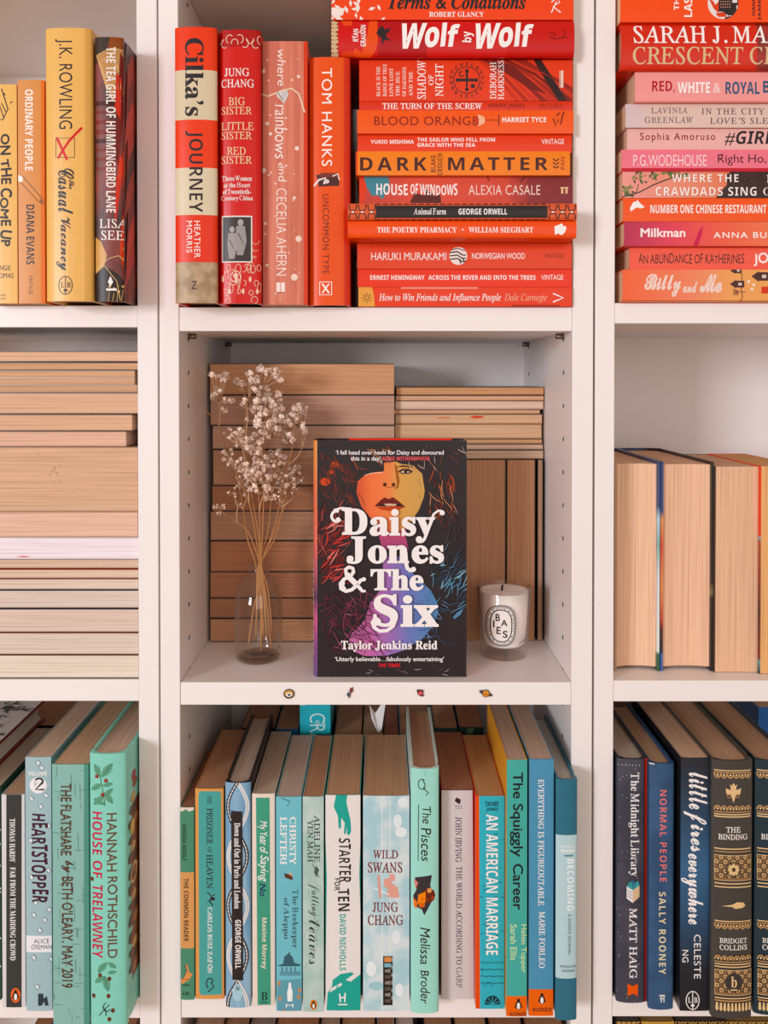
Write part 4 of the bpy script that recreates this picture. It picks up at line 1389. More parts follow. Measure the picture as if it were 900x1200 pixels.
STEM = mat('bd8450', .7, .2, 'stem')
PALE = mat('d9b08a', .7, .2, 'stem')
PETAL = mat('f8dfcd', .8, .15, 'petal')


def floret_mesh(seed, kind):
    r = random.Random(seed)
    bm = bmesh.new()
    if kind == 'bud':
        bmesh.ops.create_icosphere(bm, subdivisions=2, radius=1.0)
        for v in bm.verts:
            v.co.z *= 1.25
    else:                                  # ruffled double flower: rings of cupped petals round a heart
        bmesh.ops.create_icosphere(bm, subdivisions=1, radius=.42)
        for tier, (cnt, tilt, ln) in enumerate(((6, .25, 1.0), (6, .75, .92), (5, 1.2, .8))):
            for k in range(cnt):
                a = 2 * pi * (k + tier * .4) / cnt + r.uniform(-.2, .2)
                t = tilt + r.uniform(-.15, .15)
                R = Matrix.Rotation(a, 3, 'Z') @ Matrix.Rotation(-t, 3, 'Y')
                L = ln * r.uniform(.85, 1.1)
                pts = [(.15, -.12, 0), (.15, .12, 0), (.6 * L, .34, .10), (.6 * L, 0, .02), (.6 * L, -.34, .10), (1.0 * L, .26, .26 + r.uniform(0, .1)), (1.02 * L, 0, .16), (1.0 * L, -.26, .26 + r.uniform(0, .1))]
                vs = [bm.verts.new(R @ Vector(p)) for p in pts]
                for f in ((0, 3, 2, 1), (0, 4, 3), (3, 6, 5, 2), (4, 7, 6, 3)):
                    bm.faces.new([vs[i] for i in f])
    me = bpy.data.meshes.new('flower_head')
    bm.to_mesh(me)
    bm.free()
    me.materials.append(PETAL)
    for p in me.polygons:
        p.use_smooth = True
    return me


FL = [floret_mesh(i, 'flower') for i in range(4)]
BUD = floret_mesh(9, 'bud')
rf = random.Random(21)
BUNCH = thing('dried_flower_bunch', 'bunch of dried white baby’s breath on thin tan stems standing in the glass bottle', 'dried flowers', None, Vector((VB.x, VY, S0 + .008)))


def sprig(path, dy, nodes, buds=False):
    """path: stem in photo pixels from the bottle foot to its tip; nodes: (px,py, path index, flower clusters)"""
    base = Vector((VB.x, VY, S0 + .008))
    n = len(path)
    pts = []
    for i, (x, y) in enumerate(path):
        s = i / (n - 1)
        yy = VY + dy * max(0, s - .4) / .6 * .03
        if 654 < y < 676:
            x = max(300, min(306.5, x))
        p = at(x, y, yy)
        if p.z < S0 + .008:
            p.z = S0 + .008
        pts.append(p)
    def smooth(ps, k=4):
        out = []
        for i in range(len(ps) - 1):
            p0, p1, p2, p3 = ps[max(i - 1, 0)], ps[i], ps[i + 1], ps[min(i + 2, len(ps) - 1)]
            for j in range(k):
                t = j / k
                out.append(.5 * (2 * p1 + (p2 - p0) * t + (2 * p0 - 5 * p1 + 4 * p2 - p3) * t * t + (3 * p1 - p0 - 3 * p2 + p3) * t ** 3))
        out.append(ps[-1])
        return out
    bm = bmesh.new()
    tube(bm, [p - base for p in smooth(pts)], .00085, .00045, 6)
    heads = []
    for (i0, nx, ny, clusters) in nodes:
        a = pts[i0]
        ny_ = VY + dy * .025 + rf.uniform(-.008, .008)
        b = at(nx, ny, ny_)
        mid = (a + b) / 2 + Vector((rf.uniform(-.002, .002), 0, rf.uniform(-.002, .004)))
        if (b - a).length > .002:
            tube(bm, [p - base for p in smooth([a, mid, b])], .0006, .0004, 5, 1)
        for (cx, cy, rx, ry, cnt, sz) in clusters:
            for _ in range(round(cnt * 1.45)):
                aa = rf.uniform(0, 2 * pi)
                rr = math.sqrt(rf.random())
                fx, fy = cx + rx * rr * cos(aa), cy + ry * rr * sin(aa)
                fyd = max(.03, min(.105, ny_ + rf.uniform(-.016, .016)))
                f = at(fx, fy, fyd)
                k1 = b.lerp(f, .5) + Vector((rf.uniform(-.0015, .0015), 0, -.002))
                tube(bm, [b - base, k1 - base, f - base], .00034, .00022, 4, 1)
                heads.append((f - base, sz * rf.uniform(.75, 1.15)))
    root = link('flower_stem', bm, [STEM, PALE], BUNCH)
    for p, sz in heads:
        bud = sz < .0021
        o = bpy.data.objects.new('flower_bud' if bud else 'flower_head', BUD if bud else rf.choice(FL))
        COL.objects.link(o)
        o.parent = root
        o.location = p
        o.scale = (sz * (.6 if bud else 1.0),) * 3
        o.rotation_euler = (rf.uniform(-.9, .9) + .5, rf.uniform(-.9, .9), rf.uniform(0, 6.28))


sprig([(300, 735), (302, 690), (304, 660), (300, 630), (292, 590), (274, 548), (263, 520), (257, 499), (241, 481)], -.5,
      [(7, 256, 470, [(250, 441, 4, 4, 2, .0042), (261, 443, 5, 5, 4, .0040), (249, 462, 8, 6, 5, .0036), (267, 468, 6, 7, 4, .0034), (263, 482, 5, 5, 2, .0034), (256, 458, 6, 5, 3, .003)]), (4, 283, 520, [(282, 514, 10, 10, 9, .0034), (268, 508, 7, 6, 4, .0022)]), (5, 268, 532, [(267, 536, 7, 10, 10, .0028)])])
sprig([(313, 748), (309, 700), (306, 660), (302, 620), (294, 575), (287, 520), (289, 480), (297, 455)], .2,
      [(6, 286, 462, [(277, 449, 8, 4, 5, .0044)]), (6, 292, 468, [(292, 443, 10, 6, 7, .0040)]), (7, 303, 452, [(305, 434, 3, 3, 2, .0052), (300, 452, 8, 6, 6, .0040), (318, 439, 7, 5, 5, .0048), (326, 447, 4, 3, 2, .0044)]), (6, 305, 472, [(309, 461, 10, 8, 8, .0042), (322, 466, 10, 7, 6, .0036)]), (5, 290, 478, [(287, 474, 6, 6, 4, .0034)])])
sprig([(306, 765), (306, 700), (307, 660), (308, 620), (309, 580), (309, 540), (310, 510), (312, 488)], -.2,
      [(7, 309, 492, [(308, 478, 16, 10, 15, .0038), (303, 496, 15, 10, 13, .0036), (322, 485, 12, 10, 10, .0038)]), (6, 318, 512, [(318, 502, 15, 10, 15, .0038), (304, 512, 14, 8, 10, .0036)]), (5, 303, 536, [(298, 526, 14, 9, 13, .0038), (306, 540, 12, 10, 12, .0042)])])
sprig([(312, 740), (310, 690), (308, 660), (305, 630), (304, 600), (303, 575)], -.8,
      [(5, 302, 566, [(298, 557, 10, 8, 11, .0034), (312, 556, 12, 9, 11, .0034)]), (4, 310, 578, [(306, 574, 12, 7, 8, .0036), (318, 582, 9, 5, 6, .0026)]), (5, 290, 552, [(282, 548, 10, 10, 12, .0028)])])
sprig([(291, 755), (297, 715), (303, 690), (309, 660), (321, 620), (330, 580), (338, 545), (345, 515)], .3,
      [(7, 340, 505, [(342, 493, 9, 8, 11, .0038), (333, 498, 8, 8, 9, .0036)]), (7, 350, 500, [(350, 478, 5, 3, 4, .0040), (354, 484, 5, 5, 4, .0034), (356, 500, 4, 5, 3, .0034), (340, 515, 8, 7, 7, .0036)]), (6, 353, 528, [(358, 507, 2, 3, 2, .0036), (361, 478, 1.5, 1.5, 1, .002)]), (5, 330, 548, [(324, 540, 12, 12, 12, .003)])])
sprig([(319, 740), (314, 690), (310, 660), (319, 630), (331, 600), (343, 568), (352, 556)], .5,
      [(6, 348, 556, [(346, 553, 8, 7, 10, .0028), (353, 562, 6, 5, 5, .0018)]), (5, 338, 574, [(332, 570, 9, 7, 9, .0024), (342, 562, 6, 5, 5, .0026)]), (4, 328, 590, [(330, 585, 8, 5, 5, .002)])])
sprig([(318, 760), (312, 700), (305, 662), (298, 640), (290, 622), (278, 612), (264, 604)], -.3,
      [(6, 256, 598, [(252, 593, 4, 3, 5, .0019), (261, 594, 3, 4, 4, .0018), (259, 602, 5, 2, 3, .0016)]), (5, 277, 611, [(277, 611, .5, .5, 1, .0021)]), (5, 279, 594, [(275, 582, .8, .8, 1, .0021), (282, 590, .8, .8, 1, .0018)])])

for (px0, px1, py1) in ((301, 281, 574), (304, 322, 556), (306, 338, 572)):
    sprig([(px0 + rf.uniform(-9, 9), 745), (px0, 690), (px0 - 1, 662), ((px0 + px1) / 2 + rf.uniform(-2, 2), (662 + py1) / 2 + 14), (px1 * .8 + px0 * .2, py1 + 22), (px1, py1)], rf.uniform(-.8, .6),
          [(5, px1 + rf.uniform(-4, 4), py1 - 6, [(px1, py1 - 8, 10, 8, 8, .0026)]), (4, px1 - 7, py1 + 6, [(px1 - 8, py1 + 2, 6, 5, 4, .0019)]), (4, px1 + 8, py1 + 8, [(px1 + 9, py1 + 3, 6, 5, 4, .0019)])])

# ------------------------------------------------------------------ candle
CY_ = .078
cb = at(590.5, 770, CY_)
CB = Vector((cb.x, CY_, S0 + .0003))
pm = (D0 + CY_) / F
rt, rb = 32 * pm, 27.4 * pm
ch = at(591, 686, CY_).z - S0
candle = thing('glass_candle', 'white candle in a clear glass tumbler with an oval black and white label', 'candle', None, CB)
fl = .0105
rr = lambda z: rb + (rt - rb) * z / ch
bm = bmesh.new()
lathe(bm, [(0, 0), (rb - .003, 0), (rb - .0008, .0008), (rb, .003), (rr(ch * .5), ch * .5), (rt, ch - .0008), (rt - .0006, ch), (rt - .0016, ch), (rt - .0021, ch - .001), (rr(ch * .5) - .0021, ch * .5), (rb - .0015, fl + .004), (rb - .004, fl + .001), (0, fl)], 64)
bmesh.ops.recalc_face_normals(bm, faces=bm.faces)
link('tumbler_glass', bm, glass('tumbler_glass', (1, 1, 1, 1)), candle)
wz = ch - .0052
bm = bmesh.new()
e = .0025
lathe(bm, [(0, fl + .0006), (rb - .0048, fl + .0014), (rb - .0026, fl + .0045), (rr(ch * .5) - e, ch * .5), (rr(wz) - e, wz + .0006), (rr(wz) - e - .002, wz), (.004, wz - .0003), (0, wz)], 64)
bmesh.ops.recalc_face_normals(bm, faces=bm.faces)
m, n, l, p = nt('candle_wax')
p.inputs['Base Color'].default_value = lin('fdf0e8')
p.inputs['Roughness'].default_value = .5
p.inputs['Subsurface Weight'].default_value = .25
p.inputs['Subsurface Radius'].default_value = (.01, .006, .004)
link('wax', bm, m, candle)
bm = bmesh.new()
tube(bm, [(-.002, 0, wz - .001), (-.002, 0, wz + .003), (-.0012, 0, wz + .0055)], .0011, .0009, 8)
link('wick', bm, mat('231c1a', .9, .1, 'wick'), candle)


def cyl(a, b, e):
    r = rr(b) + e + .0001
    u = a / r
    return (r * sin(u), -r * cos(u), b)


lab = Print(candle, None, cyl, (-.04, 0, .04, ch), [i * .0022 for i in range(-16, 17)])


def lloc(px, py):
    P = at(px, py, CY_ - rr(.03))
    b = P.z - S0
    u = max(-.95, min(.95, (P.x - CB.x) / rr(b)))
    return (math.asin(u) * rr(b), b)


lab.loc = lloc
cx, cy, ax, ay = 587.6, 734.0, 17.2, 24.2
def stad(rx, ry, n=44, k=2.6):
    out = []
    for i in range(n):
        a = 2 * pi * i / n
        c_, s_ = cos(a), sin(a)
        out.append((cx + rx * math.copysign(abs(c_) ** (2 / k), c_), cy + ry * math.copysign(abs(s_) ** (2 / k), s_)))
    return out
LP = 'paper_label'
INK = '1c1918'
lab.P(stad(ax + .8, ay + .8), 'f2eae2', LP).L(stad(ax - .3, ay - .3), 1.25, INK, LP, True).L(stad(ax - 1.9, ay - 1.9), .7, INK, LP, True).L(stad(ax - 5.0, ay - 5.4), 1.25, INK, LP, True)
for i, (x, y) in enumerate(stad(ax - 3.3, ay - 3.6, 60)):
    if i % 15 in (3, 4, 7, 8, 11):
        continue
    lab.E(x, y, .62 + .2 * (i % 2), .75, '8a817c', LP, 8)
for s, b in (('B', (581, 720, 586, 728.6)), ('A', (587, 726.5, 594.6, 734)), ('I', (578.3, 728.5, 579.9, 736.5)), ('E', (582.2, 735.2, 587, 744)), ('S', (589.2, 739.5, 594.8, 748))):
    lab.T(s, b, INK, 'h', 'g', w=.015)
for i in range(9):
    x = 609 + i * 1.15
    lab.L([(x, 757 - i * .45), (x + .6, 755.5 - i * .45 - (i % 3) * .6)], .55, '5a4f4a', 'handwriting')
lab.done()


# ------------------------------------------------------------------ little enamel pins on the shelf edge
def pin(name, label, cx, cy, layers):
    P = at(cx, cy, 0)
    o = thing(name, label, 'pin', 'small enamel pins along the shelf edge', Vector((P.x, 0.0006, P.z)))
    k = D0 / F
    for i, (pn, pts, col) in enumerate(layers):
        bm = bmesh.new()
        y1, y0 = -.0002 if i == 0 else -.0010 - .00025 * (i - 1), -.0012 - .00025 * i
        a = [bm.verts.new((x * k, y0, -y * k)) for x, y in pts]
        b = [bm.verts.new((x * k, y1, -y * k)) for x, y in pts]
        m_ = len(pts)
        bm.faces.new(a)
        bm.faces.new(b[::-1])
        for j in range(m_):
            bm.faces.new((a[j], b[j], b[(j + 1) % m_], a[(j + 1) % m_]))
        bmesh.ops.recalc_face_normals(bm, faces=bm.faces)
        link(pn, bm, mat(col, .25, .5, 'enamel'), o)


def ell(rx, ry, x=0, y=0, n=20, rot=0.0):
    return [(x + rx * cos(2 * pi * i / n) * cos(rot) - ry * sin(2 * pi * i / n) * sin(rot), y + rx * cos(2 * pi * i / n) * sin(rot) + ry * sin(2 * pi * i / n) * cos(rot)) for i in range(n)]


pin('enamel_pin', 'round brown and gold eye pin, leftmost on the white shelf edge', 338.6, 813, [('backing', ell(6.4, 5.6), '4a2c1c'), ('eyelid', ell(5.2, 4.0, 0, -.6), 'c99a3c'), ('eye_white', ell(3.8, 2.8, .3, .6), 'e9dcd0'), ('pupil', ell(1.3, 1.3, .4, .8), '2a2020')])
pin('enamel_pin', 'tiny broken zigzag pin in dark red and grey, second from left on shelf edge', 410.2, 811.6, [('red_bolt', [(0, -5), (3.6, -6.4), (3.0, -3), (4.2, -2.4), (-.6, 2.2), (.4, -1.4), (-1, -1.2)], '7a2f36'), ('grey_bolt', [(-3, -.4), (.6, .2), (-.2, 2.6), (1, 3.2), (-2.2, 7), (-1.8, 4), (-3.8, 3.6)], '3f4a52')])
pin('enamel_pin', 'tiny pink and dark red sweet shaped pin, third from left on shelf edge', 492.6, 812, [('backing', [(-4.4, -3.6), (-2, -4), (1.6, -3.8), (4, -3), (3, 0), (4, 3.8), (1, 4), (-2, 2.6), (-3.6, 0)], '5a2024'), ('pink_centre', ell(2.5, 2.3, .1, -.1), 'd8505c')])
pin('enamel_pin', 'ringed planet pin with orange ball, rightmost on the white shelf edge', 569.2, 812.4, [('ring', ell(8.2, 2.5, 0, 0, 24, .35), '4a4644'), ('planet', ell(4.4, 4.4), '4a2a1a'), ('planet_face', ell(3.6, 3.6, 0, 0), 'e09024'), ('stripe', ell(3.0, .8, 0, 1.0, 14, .35), 'b8651c')])

# ------------------------------------------------------------------ middle right: upright hardbacks with page edges out
g = 'upright books with page edges out on the right middle shelf'
S = SH['right'][1]
gd = .155
d = book('hb', 719.8, 540.5, 773.4, 786, .026, gd, two_boards(.02, [(0, '2f5a3a'), (.016, '3a6a4a'), (.019, 'dfe4e0'), (.09, 'd8dcda'), (.12, '8ab0a8'), (.145, 'b8d4e4'), (.157, '3a4a7a'), (.2, '36406e')], 'b98e70'), 'e3b592', 'page-edge-out hardback against the white panel, its cover edge navy, white and green', g, S, fore=True)
d = book('hb', 774, 541, 836.4, 786, .026, gd, two_boards(.02, [(0, '2a2320'), (.07, '3a2e28'), (.075, '8a7a52'), (.085, '3a2e28'), (.2, '2c2624')], [(0, '33589a'), (.016, '3a5f9e'), (.018, '2a2a3a'), (.04, '5a2a24'), (.05, 'c8442a'), (.08, 'e08a4a'), (.12, 'd8482c'), (.145, 'e09050'), (.152, '2f4a80'), (.2, '2a3f70')]), 'e2b18e', 'page-edge-out hardback in the middle, cover edges blue and orange beside black', g, S, fore=True)
d = book('pb', 837.4, 546.5, 889.5, 787, .022, .13, '4a3a30', 'd9a984', 'page-edge-out paperback with warm tan pages left of the red cover edge', g, S, fore=True)
d = book('pb', 890.5, 546, 942, 787, .018, .13, grad('Z', [(0, '2a2422'), (.012, '6aa0a8'), (.014, '8a3a24'), (.06, '5a3a2a'), (.1, 'a8482c'), (.125, 'b85a34'), (.128, '7ab8c8'), (.131, 'f03c10'), (.2, 'f04414')]), 'dca05a', 'page-edge-out book with bright red cover edge, cut by the right edge of the photo', g, S, fore=True)
# ------------------------------------------------------------------ bottom left: green and mint books
g = 'upright green and mint books on the lower left shelf'
S = SH['left'][2]
T1 = 'a98f78'
d = book('pb', -48, 922, 1.2, 1172, -.002, .13, '2a4a3a', 'b39d88', 'dark green paperback with white marks, cut by the left edge of the photo', g, S)
top_h = d.top
for i, yy in enumerate((968, 985, 1010, 1041, 1095, 1128)):
    d.L([(-4, yy), (1, yy + 5)], 1.4, 'd8e4dc')
d.R(-10, 1040, 2, 1042, 'e4ece6').done()
d = book('pb', 2.2, 931, 29.6, 1182, -.011, .129, 'd9d6d6', 'b58a66', 'slim paperback with charcoal spine between white borders and a tiny oval bird mark', g, S)
d.R(7.5, 925, 25.5, 1190, '383a38')
d.A('THOMAS HARDY', (11.5, 959, 18, 1010), W, st='s').T('FAR FROM THE MADDING CROWD', (12, 1016, 18.5, 1125), W, st='s')
penguin(d, 18.5, 1166, 9.2, 'e8764a')
d.done()
d = book('pb', 30.2, 887, 60.8, 1186, -.0155, .15, 'a3bfc4', 'c4a48c', 'pale blue paperback with doodled leaves, a white round badge and uneven dark red title', g, S)
d.T('VOLUME', (33, 904, 55, 908.5), W, 'h', 'b').E(45, 920, 10, 9.6, 'f1ecec')
d.ring(46, 915.5, 4.4, 3.6, 2.2, K, n=14, a0=-2.8, a1=1.2).L([(49.5, 917), (42, 925), (52, 925)], 2.2, K).L([(41, 915), (41, 921), (44, 917)], .7, K)
for x, yy in ((49, 900), (37, 936), (54, 932), (48, 945), (57, 968), (36, 985), (42, 1058), (57, 1020), (40, 1072), (58, 1066), (53, 1078), (47, 1090), (37, 1028), (40, 1122), (60, 1124), (44, 1156), (45, 894)):
    r_ = rnd.uniform(-.6, .6)
    d.P([(x - 3, yy - 1), (x, yy - 3.4), (x + 3, yy + r_), (x, yy + 3.2)], 'dfe8ea').L([(x - 3, yy - 1), (x, yy - 3.4), (x + 3, yy + r_), (x, yy + 3.2)], .7, '3c3a44', closed=True)
d.T('HEARTSTOPPER', (37, 953, 57, 1057), '451c2c', st='b', jit=.1, sl=.1)
d.R(28, 1096, 66, 1115.5, 'eceaf0').A('ALICE', (40, 1099.5, 58, 1105), K, 'h', jit=.12).A('OSEMAN', (37, 1106.5, 61, 1112), K, 'h', jit=.12)
d.P([(45, 1164), (51, 1164), (51, 1170), (55, 1167), (57, 1178), (53, 1178), (52, 1173), (49, 1178), (45, 1178)], '2b3a42', 'publisher_mark').done()
d = book('pb', 61.6, 895.5, 104.6, 1200, -.031, .152, '4f9482', 'b78f6d', 'grey-green paperback with faint crosshatched line pattern and tall brown hand lettering', g, S)
d.R(58, 890, 98.5, 1205, '88b8ae')
for i in range(60):
    x, yy = rnd.uniform(60, 98), rnd.uniform(898, 1198)
    if i % 2:
        d.L([(x, yy), (x + rnd.uniform(5, 14), yy + .6)], .6, '5c8c82')
    else:
        d.L([(x, yy), (x + .4, yy + rnd.uniform(6, 22))], .6, '5c8c82')
bt = '5a3a26'
d.T('THE FLATSHARE', (71, 918, 84, 1002), bt, w=.012, jit=.03).T('by', (72, 1008, 86, 1022), bt, st='k', w=.01).A('BETH O’LEARY. MAY 2019', (72.5, 1027, 86, 1157), bt, w=.012, jit=.03).done()
d = book('hb', 105.8, 881, 149.4, 1198, -.031, .15, '84d0bd', 'b99a84', 'mint green hardback with holly sprigs, crimson title and brown author lettering beside white panel', g, S)
sd = side_print(d, d.bounds[2], .15, d.bounds[3])
hb_ = d.bounds[3]
edge = [(.010 + .006 * sin(k * 2.3) + rnd.uniform(-.003, .003), .03 + k * (hb_ - .085) / 30) for k in range(31)]
sd.P(edge + [(.06, hb_ - .05), (.06, .03)], '6e3f20')
for i in range(16):
    z = .038 + i * .0112
    sd.E(.022 + .004 * sin(i * 1.7), z, .007, .0045, ['a8652c', '4a2817', 'c9984e', '8a4f26'][i % 4], n=9)
sd.ring(.020, .125, .009, .008, .0022, 'd9b878', n=14).E(.02, hb_ - .03, .006, .005, 'a8344a').E(.016, hb_ - .075, .006, .007, 'd9b04a').done()


def holly(x, y, a, s, col='5a9a7c'):
    pp = []
    for i in range(13):
        t = i / 12
        w_ = s * .27 * sin(pi * t) ** .7 * (1 if i % 2 else .6)
        pp.append((x + s * t * cos(a) - w_ * sin(a), y + s * t * sin(a) + w_ * cos(a)))
    for i in range(11, 0, -1):
        t = i / 12
        w_ = -s * .27 * sin(pi * t) ** .7 * (1 if i % 2 else .6)
        pp.append((x + s * t * cos(a) - w_ * sin(a), y + s * t * sin(a) + w_ * cos(a)))
    d.P(pp, col).L([(x, y), (x + s * cos(a), y + s * sin(a))], .7, '386c54')


d.L([(118, 896), (120, 912), (123, 928), (125, 942)], 1, '386c54')
for x, yy, a, s in ((119, 908, -2.0, 16), (121, 908, -.9, 20), (121, 916, 2.6, 15), (122, 918, -.2, 12), (123, 930, 2.4, 16), (124, 930, -.7, 13), (124, 940, 3.6, 14), (124, 926, .9, 16)):
    holly(x, yy, a, s)
for x, yy in ((115, 907.5), (126, 912), (122, 928.5)):
    d.E(x, yy, 2.3, 2.3, '8a2a1c').E(x - .5, yy - .6, .7, .7, 'd98a6a', n=8)
d.T('HOUSE', (109.5, 949, 121.5, 999), 'c8234a', st='b', w=-.01).T('OF', (110, 1006, 121.5, 1026), 'c8234a', st='b', w=-.01).T('TRELAWNEY', (109.5, 1034, 122, 1119), 'c8234a', st='b', w=-.01)
d.A('HANNAH', (127, 950, 138.5, 1018), '6b4a34', w=.008).A('ROTHSCHILD', (128, 1024, 139, 1119), '6b4a34', w=.008)
for x, yy, a, s in ((127, 1124, 2.3, 16), (128, 1124, .6, 12), (124, 1140, 2.5, 14), (124, 1140, 1.3, 18), (128, 1136, -.1, 10)):
    holly(x, yy, a, s)
for x, yy in ((119, 1139), (130, 1143), (109, 1028), (111, 1164), (129, 1163), (134, 1180), (130, 1190)):
    d.E(x, yy, 2.2, 2.6, '6a3a20')
d.ring(127, 1176, 4, 5, 1, '2b3a34', 'publisher_mark', 12, .5, 4.5).L([(118, 1186), (124, 1179), (130, 1173)], 1, '2b3a34', 'publisher_mark').L([(122, 1176), (126, 1180), (126, 1186)], 1, '2b3a34', 'publisher_mark').done()
# the book lying on top of the leftmost ones
zt0 = top_h + .0002
zl = thing('hardback_book', 'hardback with black and white patterned cover lying on top of the leftmost green books', 'book', None, Vector((-.502, -.022, zt0)), Matrix.Rotation(-pi / 2, 3, 'Z') @ Matrix.Rotation(-pi / 2, 3, 'Y'))
d = make_book(zl, 'hb', .0225, .13, .17, '7a1a20', 'cbb8a4')
pr = Print(zl, lambda px, py: (px, py), lambda a, b, e: (.0225 + e, a, b), (0.001, 0.001, .129, .169))
pr.add('cover_artwork', [(0, 0), (.13, 0), (.13, .17), (0, .17)], [(0, 1, 2, 3)], 'dcd4ce')
for i in range(170):
    x, y = rnd.uniform(0, .13), rnd.uniform(0, .17)
    pr.ring(x, y, rnd.uniform(.003, .010), rnd.uniform(.002, .005), .0016, '2a2626', 'cover_artwork', 12, rnd.uniform(0, 3), rnd.uniform(4, 7))
pr.done()
# second row behind
d = book('pb', 20, 850, 84, 1100, .137, .12, '1d1c1c', 'a06a40', 'brown-topped dark book in the back row behind the pale blue paperback', None, S)

# ------------------------------------------------------------------ bottom middle: turquoise row
g = 'upright turquoise and green books on the lower middle shelf'
S = SH['mid'][2]
d = book('pb', 211.2, 946, 227.8, 1172, -.005, .118, '4a8a6c', '8a5230', 'slim worn green paperback with an orange band and small orange bird, beside white panel', g, S)
d.P([(208, 940), (230, 940), (230, 952), (226, 949), (222, 951), (218, 948), (213, 951), (208, 949)], 'e4d6c4').R(208, 1022, 230, 1111, 'd89a58')
d.A('VIRGINIA WOOLF', (213.5, 965, 218.5, 1008), '1d2f28', st='b').T('THE COMMON READER', (215.5, 1029, 221, 1103), K, st='b')
d.P([(217, 1129), (220, 1131), (222, 1139), (226, 1141), (222, 1148), (213, 1153), (211, 1149), (217, 1143), (219, 1136)], 'dd8f50', 'publisher_mark').L([(217, 1130), (219, 1137), (214, 1148), (222, 1147)], .7, K, 'publisher_mark').L([(214, 1154), (222, 1154)], 1.2, K, 'publisher_mark').T('A.W.', (214, 1162, 222, 1166), K, 'h', 'b', part='publisher_mark').done()
d = book('pb', 228.8, 924, 262.6, 1171, -.004, .13, 'd9903f', 'a8724a', 'orange-edged paperback with a rounded teal panel, dark title and white author lettering', g, S)
d.R(225, 920, 266, 1176, 'dd9a50')
d.P([(234, 927), (257, 927), (259, 930), (260, 1165), (236, 1166), (233.6, 1162), (232.6, 931)], '4aa39c')
d.T('THE', (243, 932, 248, 942), K, st='r', w=.006).T('PRISONER', (242, 947, 249.5, 989), K, st='r', w=.008).T('OF', (243.5, 992, 248.5, 999), K, st='r').T('HEAVEN', (242, 1001, 249.5, 1041), K, st='r', w=.008)
d.L([(243, 1045), (248, 1050), (252, 1048)], 1.3, K).L([(248, 1050), (246, 1057), (250, 1061)], 1.5, K).E(250, 1053, 2.2, 2.2, K, n=8).L([(243, 1056), (248, 1054)], 1.1, K)
d.A('CARLOS RUIZ ZAFÓN', (243.5, 1063, 250, 1140), W, st='r', w=.006)
d.ring(246, 1152, 4, 6, 1.3, K, 'publisher_mark', 10, 2, 6).L([(247, 1150), (251, 1156), (244, 1162)], 1.4, K, 'publisher_mark').done()
d = book('hb', 264.2, 915.5, 294.6, 1179, -.012, .152, '22211f', 'b7a090', 'black-edged hardback with pale blue spine, white rope loops and a black title strip', g, S)
d.R(262, 910, 297, 1184, mottled('6f9cbc', '93b9cf', 60, .4, .6, (1, 1, .15)))
for k in range(5):
    y0 = 915 + k * 58
    for sgn in (1, -1):
        pts = [(279 + sgn * 11 * cos(pi * i / 14 - pi / 2) * (1 if k % 2 else 1.05), y0 + 58 * i / 14) for i in range(15)]
        d.L(pts, 4.2, 'e4e2e0' if (k + (sgn > 0)) % 2 else '2d3138')
        d.L(pts, .8, '9aa4aa' if (k + (sgn > 0)) % 2 else 'dcd8d4')
        if not (k + (sgn > 0)) % 2:
            for j in range(0, 14):
                d.E((pts[j][0] + pts[j + 1][0]) / 2, (pts[j][1] + pts[j + 1][1]) / 2, .9, 1.2, 'e4e0dc', n=6)
d.P([(271.5, 948), (284.6, 949), (285.6, 1146), (273, 1145)], '2c2626', 'title_panel')
d.T('Down and Out in Paris and London', (275.2, 962, 282.4, 1062), W, st='s').A('GEORGE ORWELL', (276.4, 1075, 283, 1132), W, st='b')
d.E(279, 1160, 6, 10, 'a8cbd8').T('W', (276, 1152, 283, 1158), '3d5a6c', 'h', 'k', part='publisher_mark').done()
d = book('pb', 295.4, 930, 322.4, 1182, -.0125, .135, 'e8d6c6', 'b39a86', 'cream-bordered paperback with a plain green panel and white handwritten title', g, S)
d.P([(300, 934.5), (316, 934.5), (317.5, 1177), (302, 1177.5)], '3f9a7c')
d.T('My Year of', (301.5, 962, 314, 1000), W, jit=.07, sl=.22, w=.004).T('Saying', (302, 1002, 315, 1033), W, jit=.07, sl=.22, w=.004).T('No', (304, 1035, 312, 1050), '1f3a60', jit=.07, sl=.22, w=.02)
d.A('Maxine Morrey', (305.5, 1075, 313, 1135), 'e8dcc4', st='b').T('B', (306, 1162, 313.5, 1172), '1f3a34', 'h', 's', part='publisher_mark').R(305, 1174, 314, 1175, '1f3a34', 'publisher_mark').done()
d = book('pb', 323.4, 933.5, 353.6, 1187.5, -.0185, .131, '6fbcc8', 'b39c8c', 'light blue paperback with a bird, a dome and small white figure near its foot', g, S)
d.A('CHRISTY', (339.5, 957, 347, 1013), W, st='r', w=.008).A('LEFTERI', (328.5, 957, 336, 1013), W, st='r', w=.008)
d.T('The Beekeeper', (341, 1042, 349.5, 1111), '35525c', st='r').T('of Aleppo', (331, 1052, 339, 1100), '35525c', st='r')
d.P([(333, 1023), (338, 1024), (343, 1027), (343, 1031), (339, 1030), (334, 1028)], '5a3a2c').P([(338, 1024), (341, 1022), (343, 1027)], 'd8a48a').L([(330, 935), (340, 939), (337, 944)], .8, '2d4650')
d.P([(326, 1131), (332, 1129), (333, 1121), (338, 1117), (343, 1121), (345, 1128), (352, 1130), (352, 1132), (326, 1132)], '355e6a').E(339, 1117, 1, 1.6, '355e6a', n=8)
for i in range(4):
    d.R(330 + i * 5, 1133, 331.6 + i * 5, 1138, '4a7884')
d.R(328, 1138, 352, 1143, '5a93a0').P([(325, 1149), (352, 1147), (354, 1192), (325, 1192)], '5e9cab')
